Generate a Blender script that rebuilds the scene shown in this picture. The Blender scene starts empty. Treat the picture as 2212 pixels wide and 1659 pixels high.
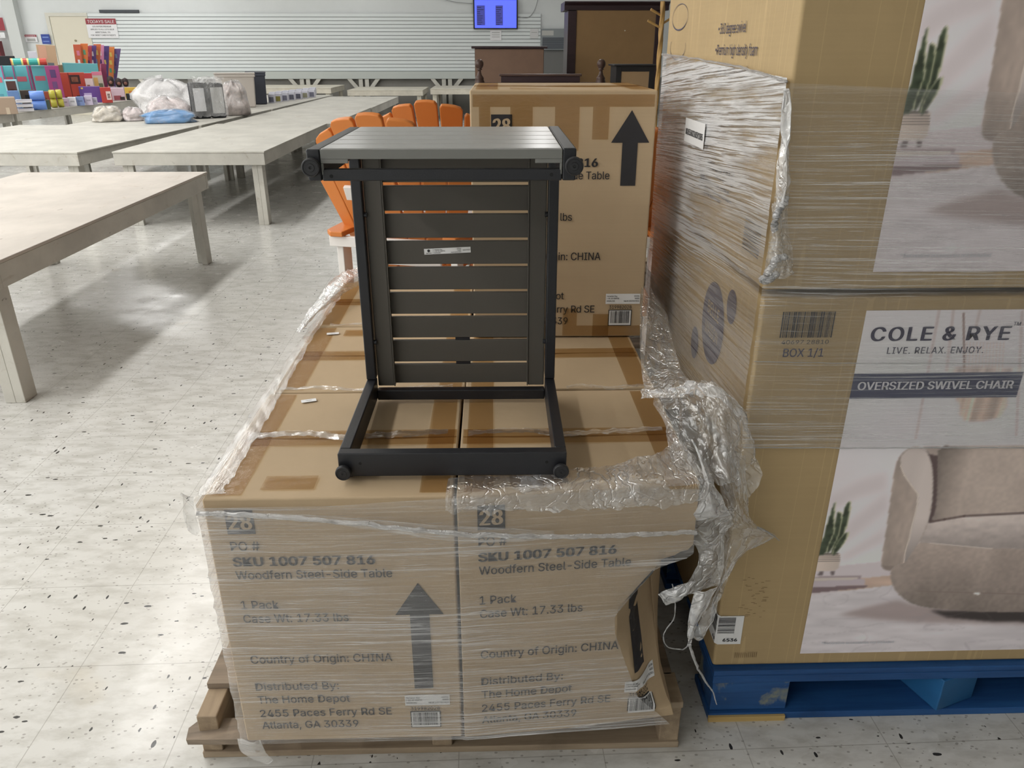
import bpy, math, random
import numpy as np
from mathutils import Vector, Matrix, noise as mnoise

random.seed(7)
SC = bpy.context.scene
COL = SC.collection
R = math.radians

# ------------------------------------------------------------------ camera, world, light, exposure
FPX, CX, CY, CAMH = 1650.0, 1106.0, 829.5, 1.36
TILT, YAW = R(23.56), R(1.5)
cam_d = bpy.data.cameras.new('camera')
cam_d.sensor_width = 36.0
cam_d.lens = FPX / 2212.0 * 36.0
cam_d.clip_start = 0.05
cam_d.clip_end = 200
cam = bpy.data.objects.new('camera', cam_d)
COL.objects.link(cam)
cam.location = (0, 0, CAMH)
cam.rotation_euler = (R(90) - TILT, 0, -YAW)
SC.camera = cam

wd = bpy.data.worlds.new('world')
SC.world = wd
wd.use_nodes = True
wd.node_tree.nodes['Background'].inputs[0].default_value = (0.95, 0.98, 1.0, 1)
wd.node_tree.nodes['Background'].inputs[1].default_value = 0.25

SC.view_settings.view_transform = 'Standard'
SC.view_settings.look = 'None'
SC.view_settings.exposure = 0.22
SC.view_settings.gamma = 1.0
SC.view_settings.use_curve_mapping = False
SC.cycles.max_bounces = 7
SC.cycles.diffuse_bounces = 3
SC.cycles.glossy_bounces = 3
SC.cycles.transmission_bounces = 4
SC.cycles.transparent_max_bounces = 14
SC.cycles.sample_clamp_indirect = 6.0
SC.cycles.use_denoising = True
SC.cycles.use_adaptive_sampling = True
SC.cycles.adaptive_threshold = 0.06


def lamp(x, y, z, sx, sy, power, color=(1.0, 0.99, 0.975)):
    d = bpy.data.lights.new('ceiling_tube_light', 'AREA')
    d.shape = 'RECTANGLE'
    d.size, d.size_y = sx, sy
    d.energy = power
    d.color = color
    o = bpy.data.objects.new('ceiling_tube_light', d)
    COL.objects.link(o)
    o.location = (x, y, z)
    return o


CEIL = 3.9
for lx in (-16.0, -11.5, -7.0, -2.9):
    for ly in (-3.0, 1.7, 6.4, 11.1, 15.8):
        lamp(lx, ly, CEIL - 0.12, 0.34, 3.9, (114 if ly < 0 else 120) * (0.54 if lx > -5 else (1.3 if lx > -8 else 1.12)) * (0.42 if ly > 10 else (0.85 if ly > 5 else 1.0)))
lamp(0.9, 14.0, CEIL - 0.12, 0.34, 3.9, 60)


# ------------------------------------------------------------------ helpers
def lin(c):
    return tuple((v / 12.92 if v <= 0.04045 else ((v + 0.055) / 1.055) ** 2.4) for v in (k / 255.0 for k in c))


_ct, _st, _cp, _sp = math.cos(TILT), math.sin(TILT), math.cos(YAW), math.sin(YAW)


def ray(px, py):
    u = (px - CX) / FPX
    v = (py - CY) / FPX
    fw = _ct - v * _st
    dn = _st + v * _ct
    return Vector((u * _cp + fw * _sp, -u * _sp + fw * _cp, -dn))


def aty(px, py, Y):
    d = ray(px, py)
    return d * (Y / d.y) + Vector((0, 0, CAMH))


def atz(px, py, z):
    d = ray(px, py)
    return d * ((z - CAMH) / d.z) + Vector((0, 0, CAMH))


def atx(px, py, X):
    d = ray(px, py)
    return d * (X / d.x) + Vector((0, 0, CAMH))


MATS = {}


class NT:
    """small node-tree builder"""
    def __init__(s, name):
        s.m = bpy.data.materials.new(name)
        s.m.use_nodes = True
        s.t = s.m.node_tree
        s.t.nodes.clear()
        s.out = s.n('ShaderNodeOutputMaterial')

    def n(s, typ, **kw):
        nd = s.t.nodes.new(typ)
        for k, v in kw.items():
            if k.startswith('i_'):
                key = k[2:]
                key = int(key) if key.isdigit() else key.replace('_', ' ')
                nd.inputs[key].default_value = v
            else:
                setattr(nd, k, v)
        return nd

    def l(s, a, b):
        s.t.links.new(a, b)

    def math(s, op, a, b=None, clamp=False):
        nd = s.n('ShaderNodeMath', operation=op, use_clamp=clamp)
        for i, v in enumerate((a, b)):
            if v is None:
                continue
            if isinstance(v, (int, float)):
                nd.inputs[i].default_value = v
            else:
                s.l(v, nd.inputs[i])
        return nd.outputs[0]

    def noise(s, vec, scale, detail=4, rough=0.55, dist=0.0):
        nd = s.n('ShaderNodeTexNoise', i_Scale=scale, i_Detail=detail, i_Roughness=rough, i_Distortion=dist)
        if vec is not None:
            s.l(vec, nd.inputs['Vector'])
        return nd.outputs['Fac']

    def ramp(s, fac, stops):
        nd = s.n('ShaderNodeValToRGB')
        cr = nd.color_ramp
        while len(cr.elements) < len(stops):
            cr.elements.new(0.5)
        for e, (p, c) in zip(cr.elements, stops):
            e.position = p
            e.color = (c, c, c, 1) if isinstance(c, (int, float)) else tuple(c) + (1,)
        s.l(fac, nd.inputs[0])
        return nd.outputs[0]

    def mapping(s, vec, scale, rot=(0, 0, 0), loc=(0, 0, 0)):
        nd = s.n('ShaderNodeMapping')
        nd.inputs['Scale'].default_value = scale
        nd.inputs['Rotation'].default_value = rot
        nd.inputs['Location'].default_value = loc
        s.l(vec, nd.inputs['Vector'])
        return nd.outputs[0]

    def mixc(s, fac, a, b):
        nd = s.n('ShaderNodeMix', data_type='RGBA')
        for i, v in ((0, fac), (6, a), (7, b)):
            if isinstance(v, (int, float)):
                nd.inputs[i].default_value = v
            elif isinstance(v, tuple):
                nd.inputs[i].default_value = v + (1,) if len(v) == 3 else v
            else:
                s.l(v, nd.inputs[i])
        return nd.outputs[2]

    def bump(s, h, strength=0.3, dist=0.01):
        nd = s.n('ShaderNodeBump', i_Strength=strength, i_Distance=dist)
        s.l(h, nd.inputs['Height'])
        return nd.outputs[0]


def soft(c, k=0.16):
    g = 0.3 * c[0] + 0.59 * c[1] + 0.11 * c[2]
    return tuple(v + (g - v) * k for v in c)


def mat(name, c, rough=0.6, spec=0.5, metal=0.0, var=0.0, vscale=6.0, stretch=(1, 1, 1), bump=0.0, bscale=60.0, emit=0.0, alpha=1.0):
    if name in MATS:
        return MATS[name]
    if name.startswith('col_'):
        c = soft(c)
    t = NT(name)
    p = t.n('ShaderNodeBsdfPrincipled', i_Roughness=rough, i_Metallic=metal, i_Alpha=alpha)
    p.inputs['Specular IOR Level'].default_value = spec
    col = lin(c)
    p.inputs['Base Color'].default_value = col + (1,)
    if var > 0 or bump > 0:
        tc = t.n('ShaderNodeTexCoord').outputs['Object']
        vec = t.mapping(tc, stretch)
    if var > 0:
        f = t.noise(vec, vscale, 5, 0.6)
        f = t.ramp(f, [(0.3, 0.0), (0.7, 1.0)])
        t.l(t.mixc(f, tuple(k * (1 - var) for k in col), tuple(min(1, k * (1 + var)) for k in col)), p.inputs['Base Color'])
    if bump > 0:
        t.l(t.bump(t.noise(vec, bscale, 4), bump, 0.004), p.inputs['Normal'])
    if emit > 0:
        p.inputs['Emission Color'].default_value = col + (1,)
        p.inputs['Emission Strength'].default_value = emit
    t.l(p.outputs[0], t.out.inputs[0])
    MATS[name] = t.m
    return t.m


class MB:
    """collects shapes for one mesh"""
    def __init__(s):
        s.v, s.f, s.mi, s.uv = [], [], [], {}

    def add(s, vs, fs, mi=0):
        b = len(s.v)
        s.v.extend([tuple(p) for p in vs])
        for f in fs:
            s.f.append([b + i for i in f])
            s.mi.append(mi)
        return b

    def box(s, x0, x1, y0, y1, z0, z1, mi=0, M=None):
        vs = [Vector((x, y, z)) for z in (z0, z1) for y in (y0, y1) for x in (x0, x1)]
        if M is not None:
            vs = [M @ p for p in vs]
        s.add(vs, [(0, 2, 3, 1), (4, 5, 7, 6), (0, 1, 5, 4), (2, 6, 7, 3), (0, 4, 6, 2), (1, 3, 7, 5)], mi)
        return s

    def lathe(s, prof, n=20, mi=0, M=None, closed=True):
        """profile of (r, z) about local z"""
        vs, fs = [], []
        for r, z in prof:
            for k in range(n):
                a = 2 * math.pi * k / n
                vs.append(Vector((r * math.cos(a), r * math.sin(a), z)))
        for i in range(len(prof) - 1):
            for k in range(n):
                fs.append((i * n + k, i * n + (k + 1) % n, (i + 1) * n + (k + 1) % n, (i + 1) * n + k))
        if closed:
            fs.append(tuple(reversed(range(n))))
            fs.append(tuple((len(prof) - 1) * n + k for k in range(n)))
        if M is not None:
            vs = [M @ p for p in vs]
        s.add(vs, fs, mi)
        return s

    def tube(s, pts, r, n=8, mi=0):
        pts = [Vector(p) for p in pts]
        rs = r if isinstance(r, (list, tuple)) else [r] * len(pts)
        vs, fs = [], []
        up = Vector((0, 0, 1))
        for i, p in enumerate(pts):
            d = (pts[min(i + 1, len(pts) - 1)] - pts[max(i - 1, 0)]).normalized()
            a = d.cross(up)
            if a.length < 0.05:
                a = d.cross(Vector((1, 0, 0)))
            a.normalize()
            b = d.cross(a)
            for k in range(n):
                t = 2 * math.pi * k / n
                vs.append(p + (a * math.cos(t) + b * math.sin(t)) * rs[i])
        for i in range(len(pts) - 1):
            for k in range(n):
                fs.append((i * n + k, i * n + (k + 1) % n, (i + 1) * n + (k + 1) % n, (i + 1) * n + k))
        fs.append(tuple(reversed(range(n))))
        fs.append(tuple((len(pts) - 1) * n + k for k in range(n)))
        s.add(vs, fs, mi)
        return s

    def prism(s, poly, fn, d, mi=0):
        """poly of 2d points; fn(a, b, depth) -> 3d; depth 0..d"""
        n = len(poly)
        vs = [fn(a, b, 0) for a, b in poly] + [fn(a, b, d) for a, b in poly]
        fs = [tuple(range(n)), tuple(reversed(range(n, 2 * n)))]
        fs += [(i, n + i, n + (i + 1) % n, (i + 1) % n) for i in range(n)]
        s.add(vs, fs, mi)
        return s

    def quad(s, o, u, v, w, h, mi=0, nu=1, nv=1, fn=None):
        """flat rectangle: origin o, unit axes u, v"""
        o, u, v = Vector(o), Vector(u), Vector(v)
        vs = [o + u * (w * i / nu) + v * (h * j / nv) for j in range(nv + 1) for i in range(nu + 1)]
        if fn:
            vs = [fn(p) for p in vs]
        fs = [(j * (nu + 1) + i, j * (nu + 1) + i + 1, (j + 1) * (nu + 1) + i + 1, (j + 1) * (nu + 1) + i) for j in range(nv) for i in range(nu)]
        s.add(vs, fs, mi)
        return s

    def grid(s, P, mi=0, uv=True):
        """P: array (nv, nu, 3)"""
        nv, nu = len(P), len(P[0])
        b = s.add([tuple(p) for row in P for p in row],
                  [(j * nu + i, j * nu + i + 1, (j + 1) * nu + i + 1, (j + 1) * nu + i) for j in range(nv - 1) for i in range(nu - 1)], mi)
        return b

    def text(s, txt, o, u, v, height, width=None, mi=0, bold=0.0, fn=None, align='LEFT', spacing=1.0):
        vs, fs, w0 = text_mesh(txt, 0.0, spacing)
        o, u, v = Vector(o), Vector(u), Vector(v)
        sy = height / CAP
        sx = sy if width is None else width / w0
        off = {'LEFT': 0, 'CENTER': -w0 * sx / 2, 'RIGHT': -w0 * sx}[align]
        offs = (0.0,) if bold <= 0.006 else ((-0.5, 0.5) if bold < 0.02 else (-1.0, -0.35, 0.35, 1.0))
        lift = u.cross(v).normalized() * 0.00025
        for q in offs:
            e_ = min(bold, 0.04) * 0.9 * sy * q
            pts = [o + u * (off + x * sx + e_) + v * (y * sy) + lift * offs.index(q) for x, y in vs]
            if bold >= 0.02:
                pts = [p + v * (0.3 * e_) for p in pts]
            if fn:
                pts = [fn(p) for p in pts]
            s.add(pts, fs, mi)
        return s

    def mesh(s, name, mats, smooth=False):
        me = bpy.data.meshes.new(name)
        me.from_pydata(s.v, [], s.f)
        for m in mats:
            me.materials.append(m)
        if len(mats) > 1:
            me.polygons.foreach_set('material_index', s.mi)
        if smooth:
            me.polygons.foreach_set('use_smooth', [True] * len(me.polygons))
        me.update()
        return me

    def build(s, name, mats, parent=None, smooth=False, bevel=0.0, seg=2, loc=None, rot=None, label=None, uvs=None):
        if not isinstance(mats, (list, tuple)):
            mats = [mats]
        me = s.mesh(name, mats, smooth)
        if uvs is not None:
            lay = me.uv_layers.new(name='UVMap')
            li = np.zeros(len(me.loops), dtype=np.int32)
            me.loops.foreach_get('vertex_index', li)
            lay.data.foreach_set('uv', np.asarray(uvs, dtype=np.float32)[li].ravel())
        o = bpy.data.objects.new(name, me)
        COL.objects.link(o)
        if parent is not None:
            o.parent = parent
        if loc is not None:
            o.location = loc
        if rot is not None:
            o.rotation_euler = rot
        if bevel > 0:
            md = o.modifiers.new('bevel', 'BEVEL')
            md.width = bevel
            md.segments = seg
            md.limit_method = 'ANGLE'
            md.angle_limit = R(40)
            if not smooth:
                me.polygons.foreach_set('use_smooth', [True] * len(me.polygons))
                md.harden_normals = True
        if label:
            o['label'] = label
        return o


_TX = {}
try:                                                   # Blender's own bundled grotesque; the built-in font otherwise
    import os
    FONT = bpy.data.fonts.load(os.path.join(bpy.utils.system_resource('DATAFILES'), 'fonts', 'Inter.woff2'))
except Exception:
    FONT = None


def text_mesh(txt, bold=0.0, spacing=1.0):
    key = (txt, bold, spacing)
    if key not in _TX:
        cu = bpy.data.curves.new('txt', 'FONT')
        cu.body = txt
        if FONT:
            cu.font = FONT
        cu.offset = bold
        cu.resolution_u = 3
        cu.space_character = spacing
        ob = bpy.data.objects.new('txt', cu)
        COL.objects.link(ob)
        bpy.context.view_layer.update()
        dg = bpy.context.evaluated_depsgraph_get()
        me = ob.evaluated_get(dg).to_mesh()
        vs = [(v.co.x, v.co.y) for v in me.vertices]
        fs = [tuple(p.vertices) for p in me.polygons]
        ob.evaluated_get(dg).to_mesh_clear()
        bpy.data.objects.remove(ob)
        bpy.data.curves.remove(cu)
        x0 = min(v[0] for v in vs)
        vs = [(x - x0, y) for x, y in vs]
        _TX[key] = (vs, fs, max(v[0] for v in vs))
    return _TX[key]


CAP = 1.0
CAP = max(v[1] for v in text_mesh('H')[0])


def tag(o, label=None, cat=None, group=None, kind=None):
    for k, v in (('label', label), ('category', cat), ('group', group), ('kind', kind)):
        if v:
            o[k] = v
    return o


def thing(name, label, cat, loc=(0, 0, 0), rz=0.0, group=None):
    o = bpy.data.objects.new(name, None)
    o.empty_display_size = 0.1
    COL.objects.link(o)
    o.location = loc
    o.rotation_euler = (0, 0, rz)
    return tag(o, label, cat, group)


def struct(o, label=None):
    o['kind'] = 'structure'
    if label:
        o['label'] = label
    return o


def copy_tree(o, parent=None):
    c = o.copy()
    COL.objects.link(c)
    if parent is not None:
        c.parent = parent
    for ch in list(o.children):
        copy_tree(ch, c)
    return c


X, Y, Z = Vector((1, 0, 0)), Vector((0, 1, 0)), Vector((0, 0, 1))


def fbm(x, y, z, o=4):
    return mnoise.fractal(Vector((x, y, z)), 0.9, 2.0, o)


# ------------------------------------------------------------------ materials
def m_floor():
    t = NT('vinyl_tile')
    p = t.n('ShaderNodeBsdfPrincipled')
    tc = t.n('ShaderNodeTexCoord').outputs['Object']
    vec = t.mapping(tc, (1, 1, 1), (0, 0, R(-1.0)), (-0.549 + 3.05, -1.155 + 3.05, 0))
    T = 0.305
    # per-tile checker for the grain direction
    chk = t.n('ShaderNodeTexChecker', i_Scale=1.0 / T)
    t.l(vec, chk.inputs['Vector'])
    # short dark chips, along x in one tile and along y in the next
    masks = []
    for sc_, rot in (((26, 60, 1), 0.5), ((60, 26, 1), 0.35)):
        mv = t.mapping(vec, sc_, (0, 0, rot))
        vo = t.n('ShaderNodeTexVoronoi', i_Scale=1.0, i_Randomness=1.0)
        nz = t.noise(mv, 1.6, 3)
        t.l(mv, vo.inputs['Vector'])
        d = t.math('ADD', vo.outputs['Distance'], t.math('MULTIPLY', nz, 0.35))
        sep = t.n('ShaderNodeSeparateColor')
        t.l(vo.outputs['Color'], sep.inputs[0])
        on = t.math('GREATER_THAN', sep.outputs[0], 0.80)
        small = t.math('LESS_THAN', d, t.math('ADD', t.math('MULTIPLY', sep.outputs[1], 0.22), 0.22))
        masks.append(t.math('MULTIPLY', on, small))
    fl = t.mixc(chk.outputs['Fac'], masks[0], masks[1])
    mf = t.mapping(vec, (95, 150, 1), (0, 0, 0.6))
    vf = t.n('ShaderNodeTexVoronoi', i_Scale=1.0, i_Randomness=1.0)
    t.l(mf, vf.inputs['Vector'])
    sf = t.n('ShaderNodeSeparateColor')
    t.l(vf.outputs['Color'], sf.inputs[0])
    fine = t.math('MULTIPLY', t.math('GREATER_THAN', sf.outputs[0], 0.86), t.math('LESS_THAN', vf.outputs['Distance'], 0.34))
    # soft marbling
    nA = t.noise(t.mapping(vec, (9, 22, 1), (0, 0, 0.5)), 1.0, 6, 0.65)
    nB = t.noise(vec, 0.9, 4, 0.6)
    base = t.mixc(t.ramp(nA, [(0.36, 0.0), (0.56, 1.0)]), lin((190, 188, 182)), lin((214, 213, 209)))
    base = t.mixc(t.ramp(nB, [(0.35, 0.0), (0.75, 0.35)]), base, lin((200, 196, 186)))
    # yellowish worn patches
    nC = t.noise(t.mapping(vec, (1, 1, 1), (0, 0, 0), (4.4, 1.3, 0)), 2.3, 3)
    base = t.mixc(t.ramp(nC, [(0.68, 0.0), (0.78, 0.45)]), base, lin((196, 180, 146)))
    # chips
    base = t.mixc(t.math('MULTIPLY', fine, 0.55), base, lin((120, 114, 106)))
    base = t.mixc(fl, base, lin((52, 50, 48)))
    # joints
    sp = t.n('ShaderNodeSeparateXYZ')
    t.l(vec, sp.inputs[0])
    js = []
    for k in (0, 1):
        fr = t.math('FRACT', t.math('DIVIDE', sp.outputs[k], T))
        js.append(t.math('LESS_THAN', t.math('ABSOLUTE', t.math('SUBTRACT', fr, 0.5)), 0.4965))
    j = t.math('SUBTRACT', 1.0, t.math('MULTIPLY', js[0], js[1]))
    base = t.mixc(t.math('MULTIPLY', j, 0.45), base, lin((120, 114, 104)))
    # scuffs
    nS = t.noise(t.mapping(vec, (0.8, 26, 1), (0, 0, R(38))), 1.0, 2)
    base = t.mixc(t.ramp(nS, [(0.73, 0.0), (0.76, 0.30)]), base, lin((110, 100, 92)))
    t.l(base, p.inputs['Base Color'])
    rg = t.noise(vec, 5.0, 4)
    t.l(t.ramp(rg, [(0.3, 0.16), (0.7, 0.30)]), p.inputs['Roughness'])
    p.inputs['Specular IOR Level'].default_value = 0.55
    t.l(t.bump(t.noise(vec, 14, 3), 0.06, 0.01), p.inputs['Normal'])
    t.l(p.outputs[0], t.out.inputs[0])
    return t.m


def m_card(name, c, var=0.05, crease=False):
    """corrugated cardboard: faint flutes and mottling"""
    if name in MATS:
        return MATS[name]
    t = NT(name)
    p = t.n('ShaderNodeBsdfPrincipled', i_Roughness=0.72)
    p.inputs['Specular IOR Level'].default_value = 0.3
    tc = t.n('ShaderNodeTexCoord').outputs['Object']
    col = lin(c)
    n1 = t.noise(tc, 5.0, 5, 0.6)
    n2 = t.noise(t.mapping(tc, (3, 3, 180)), 1.0, 2)
    base = t.mixc(t.ramp(n1, [(0.3, 0.0), (0.7, 1.0)]), tuple(k * (1 - var) for k in col), tuple(k * (1 + var) for k in col))
    base = t.mixc(t.ramp(n2, [(0.35, 0.10), (0.65, 0.0)]), base, tuple(k * 0.75 for k in col))
    if crease:                                           # pale vertical pressure lines of the board
        n3 = t.noise(t.mapping(tc, (17, 17, 0.25)), 1.0, 1)
        ln = t.math('LESS_THAN', t.math('ABSOLUTE', t.math('SUBTRACT', n3, 0.5)), 0.006)
        base = t.mixc(t.math('MULTIPLY', ln, 0.35), base, tuple(min(1, k * 1.35) for k in col))
    t.l(base, p.inputs['Base Color'])
    t.l(t.bump(t.noise(tc, 16, 4), 0.12, 0.01), p.inputs['Normal'])
    t.l(p.outputs[0], t.out.inputs[0])
    MATS[name] = t.m
    return t.m


def m_film(name, su=2.5, sv=140.0, rot=0.0, base=0.05, streak=0.5, broad=0.3, gloss=0.07, rough=0.13, bstr=0.8, crumple=False, tint=(0.97, 0.97, 0.97), seed=0.0, hi=(0.55, 0.72), spark=0.9, dense=None, wave=0.014):
    """clear stretch film: see-through, shiny, with milky stretched streaks and glints painted white; uses the sheet's own UV in metres"""
    if name in MATS:
        return MATS[name]
    t = NT(name)
    uv = t.n('ShaderNodeUVMap').outputs[0]
    r = t.mapping(uv, (1, 1, 1), (0, 0, rot), (seed, seed * 0.7, 0))
    if crumple:
        w = t.n('ShaderNodeTexVoronoi', feature='DISTANCE_TO_EDGE', i_Scale=34.0)
        wv = t.n('ShaderNodeVectorMath', operation='ADD')
        nzn = t.n('ShaderNodeTexNoise', i_Scale=9.0, i_Detail=4)
        t.l(r, nzn.inputs['Vector'])
        sc_ = t.n('ShaderNodeVectorMath', operation='SCALE', i_Scale=0.22)
        t.l(nzn.outputs['Color'], sc_.inputs[0])
        t.l(r, wv.inputs[0])
        t.l(sc_.outputs[0], wv.inputs[1])
        ms = t.mapping(wv.outputs[0], (1.0, 0.35, 1))
        t.l(ms, w.inputs['Vector'])
        s1 = t.ramp(w.outputs['Distance'], [(0.0, 1.0), (0.07, 0.0)])
        h = t.math('ADD', t.noise(ms, 22, 5, 0.6, 0.6), t.math('MULTIPLY', s1, 0.25))
        m1 = t.math('MULTIPLY', t.ramp(t.noise(ms, 18, 6, 0.65, 0.5), [(hi[0], 0.0), (hi[1], 1.0)]), 1.0)
        mask = t.math('ADD', t.math('MULTIPLY', s1, 0.35), t.math('MULTIPLY', m1, 0.8), True)
    else:
        dv = t.n('ShaderNodeVectorMath', operation='ADD')
        nzn = t.n('ShaderNodeTexNoise', i_Scale=3.0, i_Detail=2)
        t.l(r, nzn.inputs['Vector'])
        sc_ = t.n('ShaderNodeVectorMath', operation='MULTIPLY')
        sc_.inputs[1].default_value = (0, wave, 0)
        t.l(nzn.outputs['Color'], sc_.inputs[0])
        t.l(r, dv.inputs[0])
        t.l(sc_.outputs[0], dv.inputs[1])
        ms = t.mapping(dv.outputs[0], (su, sv, 1))
        n1 = t.noise(ms, 1.0, 5, 0.65)
        m1 = t.ramp(n1, [(hi[0], 0.0), (hi[1], 0.8)])
        n2 = t.noise(t.mapping(dv.outputs[0], (su * 4.5, sv * 1.7, 1), (0, 0, 0), (1, 2, 0)), 1.0, 4, 0.6)
        m2 = t.math('MULTIPLY', t.ramp(n2, [(hi[1] - 0.075, 0.0), (hi[1] - 0.01, 1.0)]), spark)  # short opaque white flecks, painted in as lamp glints on the film
        mask = t.math('ADD', m1, m2, True)
        h = t.noise(t.mapping(dv.outputs[0], (su * 1.6, sv * 0.8, 1), (0, 0, 0), (3, 7, 0)), 1.0, 5, 0.65)
    br = t.ramp(t.noise(t.mapping(r, (1.6, 9, 1) if not crumple else (5, 5, 1)), 1.0, 4), [(0.40, 0.15), (0.66, 1.0)])
    a = t.math('ADD', base, t.math('ADD', t.math('MULTIPLY', t.math('MULTIPLY', mask, br), streak), t.math('MULTIPLY', br, broad * 0.35)), True)
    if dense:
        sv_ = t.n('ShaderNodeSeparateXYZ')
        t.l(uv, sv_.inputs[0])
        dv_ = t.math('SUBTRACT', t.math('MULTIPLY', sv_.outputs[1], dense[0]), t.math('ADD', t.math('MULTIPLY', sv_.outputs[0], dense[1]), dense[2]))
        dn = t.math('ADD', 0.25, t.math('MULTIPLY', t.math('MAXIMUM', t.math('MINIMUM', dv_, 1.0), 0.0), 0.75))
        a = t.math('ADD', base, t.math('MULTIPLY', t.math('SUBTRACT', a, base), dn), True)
    nb = t.bump(h, bstr, 0.006)
    tr = t.n('ShaderNodeBsdfTransparent')
    tr.inputs[0].default_value = tint + (1,)
    df = t.n('ShaderNodeBsdfPrincipled', i_Roughness=0.3)
    df.inputs['Base Color'].default_value = (0.92, 0.92, 0.93, 1)
    t.l(nb, df.inputs['Normal'])
    mx = t.n('ShaderNodeMixShader')
    t.l(a, mx.inputs[0])
    t.l(tr.outputs[0], mx.inputs[1])
    t.l(df.outputs[0], mx.inputs[2])
    gl = t.n('ShaderNodeBsdfGlossy', i_Roughness=rough)
    gl.inputs[0].default_value = (1, 1, 1, 1)
    t.l(nb, gl.inputs['Normal'])
    lw = t.n('ShaderNodeLayerWeight', i_Blend=0.25)
    g = t.math('ADD', gloss, t.math('MULTIPLY', lw.outputs['Fresnel'], 0.35), True)
    m2 = t.n('ShaderNodeMixShader')
    t.l(g, m2.inputs[0])
    t.l(mx.outputs[0], m2.inputs[1])
    t.l(gl.outputs[0], m2.inputs[2])
    t.l(m2.outputs[0], t.out.inputs[0])
    MATS[name] = t.m
    return t.m


def m_tape():
    t = NT('packing_tape_film')
    tc = t.n('ShaderNodeTexCoord').outputs['Object']
    h = t.noise(t.mapping(tc, (20, 60, 60)), 1.0, 4, 0.6, 0.4)
    tr = t.n('ShaderNodeBsdfTransparent')
    tr.inputs[0].default_value = (0.80, 0.70, 0.55, 1)
    gl = t.n('ShaderNodeBsdfGlossy', i_Roughness=0.16)
    t.l(t.bump(h, 0.5, 0.004), gl.inputs['Normal'])
    m = t.n('ShaderNodeMixShader', i_0=0.06)
    t.l(tr.outputs[0], m.inputs[1])
    t.l(gl.outputs[0], m.inputs[2])
    t.l(m.outputs[0], t.out.inputs[0])
    return t.m


def m_painted(name, c, dirt=(150, 138, 120), amt=0.5, sc=3.0):
    """worn white paint on timber"""
    t = NT(name)
    p = t.n('ShaderNodeBsdfPrincipled', i_Roughness=0.55)
    tc = t.n('ShaderNodeTexCoord').outputs['Object']
    a = t.noise(t.mapping(tc, (1, 0.8, 1)), sc, 6, 0.65)
    b = t.noise(t.mapping(tc, (6, 2.2, 6)), 1.6, 5, 0.7, 0.8)
    c0 = t.mixc(t.ramp(a, [(0.38, 1.0), (0.62, 0.0)]), lin(c), tuple(k * 0.82 for k in lin(c)))
    c1 = t.mixc(t.math('MULTIPLY', t.ramp(b, [(0.60, 0.0), (0.74, 1.0)]), amt), c0, lin(dirt))
    s = t.noise(t.mapping(tc, (14, 6, 14)), 1.3, 3, 0.6, 0.5)
    c2 = t.mixc(t.math('MULTIPLY', t.ramp(s, [(0.70, 0.0), (0.74, 1.0)]), amt * 1.2), c1, tuple(k * 0.45 for k in lin(dirt)))
    t.l(c2, p.inputs['Base Color'])
    t.l(t.bump(b, 0.15, 0.01), p.inputs['Normal'])
    t.l(p.outputs[0], t.out.inputs[0])
    MATS[name] = t.m
    return t.m


def m_wood(name, c1, c2, axis=0, rough=0.75, worn=None):
    t = NT(name)
    p = t.n('ShaderNodeBsdfPrincipled', i_Roughness=rough)
    tc = t.n('ShaderNodeTexCoord').outputs['Object']
    st = [38, 38, 38]
    st[axis] = 2.5
    n = t.noise(t.mapping(tc, tuple(st)), 1.0, 5, 0.6, 0.3)
    b = t.mixc(t.ramp(n, [(0.3, 0.0), (0.7, 1.0)]), lin(c1), lin(c2))
    n2 = t.noise(tc, 7, 5, 0.65, 0.3)
    if worn:
        b = t.mixc(t.ramp(n2, [(0.53, 0.0), (0.60, 0.75)]), b, lin(worn))
    else:
        b = t.mixc(t.ramp(n2, [(0.55, 0.0), (0.75, 0.4)]), b, tuple(k * 0.5 for k in lin(c1)))
    t.l(b, p.inputs['Base Color'])
    t.l(t.bump(n, 0.2, 0.004), p.inputs['Normal'])
    t.l(p.outputs[0], t.out.inputs[0])
    MATS[name] = t.m
    return t.m


def m_vcol(name, rough=0.45):
    t = NT(name)
    p = t.n('ShaderNodeBsdfPrincipled', i_Roughness=rough)
    a = t.n('ShaderNodeVertexColor', layer_name='Col')
    t.l(a.outputs[0], p.inputs['Base Color'])
    t.l(p.outputs[0], t.out.inputs[0])
    MATS[name] = t.m
    return t.m


CARD = m_card('cardboard_tan', (190, 167, 136))
CARD2 = m_card('cardboard_ochre', (182, 158, 118), crease=True)
FLAP = m_card('cardboard_edge', (160, 130, 92))
TAPE = m_tape()
INK = mat('black_print', (38, 36, 40), 0.55)
INKN = mat('navy_print', (58, 56, 84), 0.5)
STICK = mat('white_sticker', (236, 236, 236), 0.4)
BLACKM = mat('black_powder_coat', (30, 31, 36), 0.42, 0.5, bump=0.08, bscale=400)
GREYS = mat('grey_slat_coat', (84, 80, 74), 0.5, 0.4)
GREYP = mat('grey_panel_coat', (158, 158, 156), 0.25, 0.6)
RUBBER = mat('black_rubber', (34, 34, 37), 0.6)
ORANGE = mat('orange_plastic', (212, 128, 62), 0.45, 0.35, bump=0.05, bscale=120)
WHITEP = mat('white_plastic', (238, 234, 230), 0.45)
PAINT = m_painted('worn_white_paint', (200, 197, 188), amt=0.6)
PAINT2 = m_painted('clean_white_paint', (216, 214, 204), amt=0.15)
PINE = m_wood('weathered_pine', (138, 120, 100), (174, 156, 132), 0)
PINEY = m_wood('weathered_pine_long', (130, 112, 92), (168, 148, 122), 1)
GREYW = m_wood('grey_weathered_board', (104, 92, 80), (150, 134, 116), 0)
BLUEW = m_wood('blue_painted_wood', (22, 66, 120), (40, 92, 152), 0, 0.6, worn=None)
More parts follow.
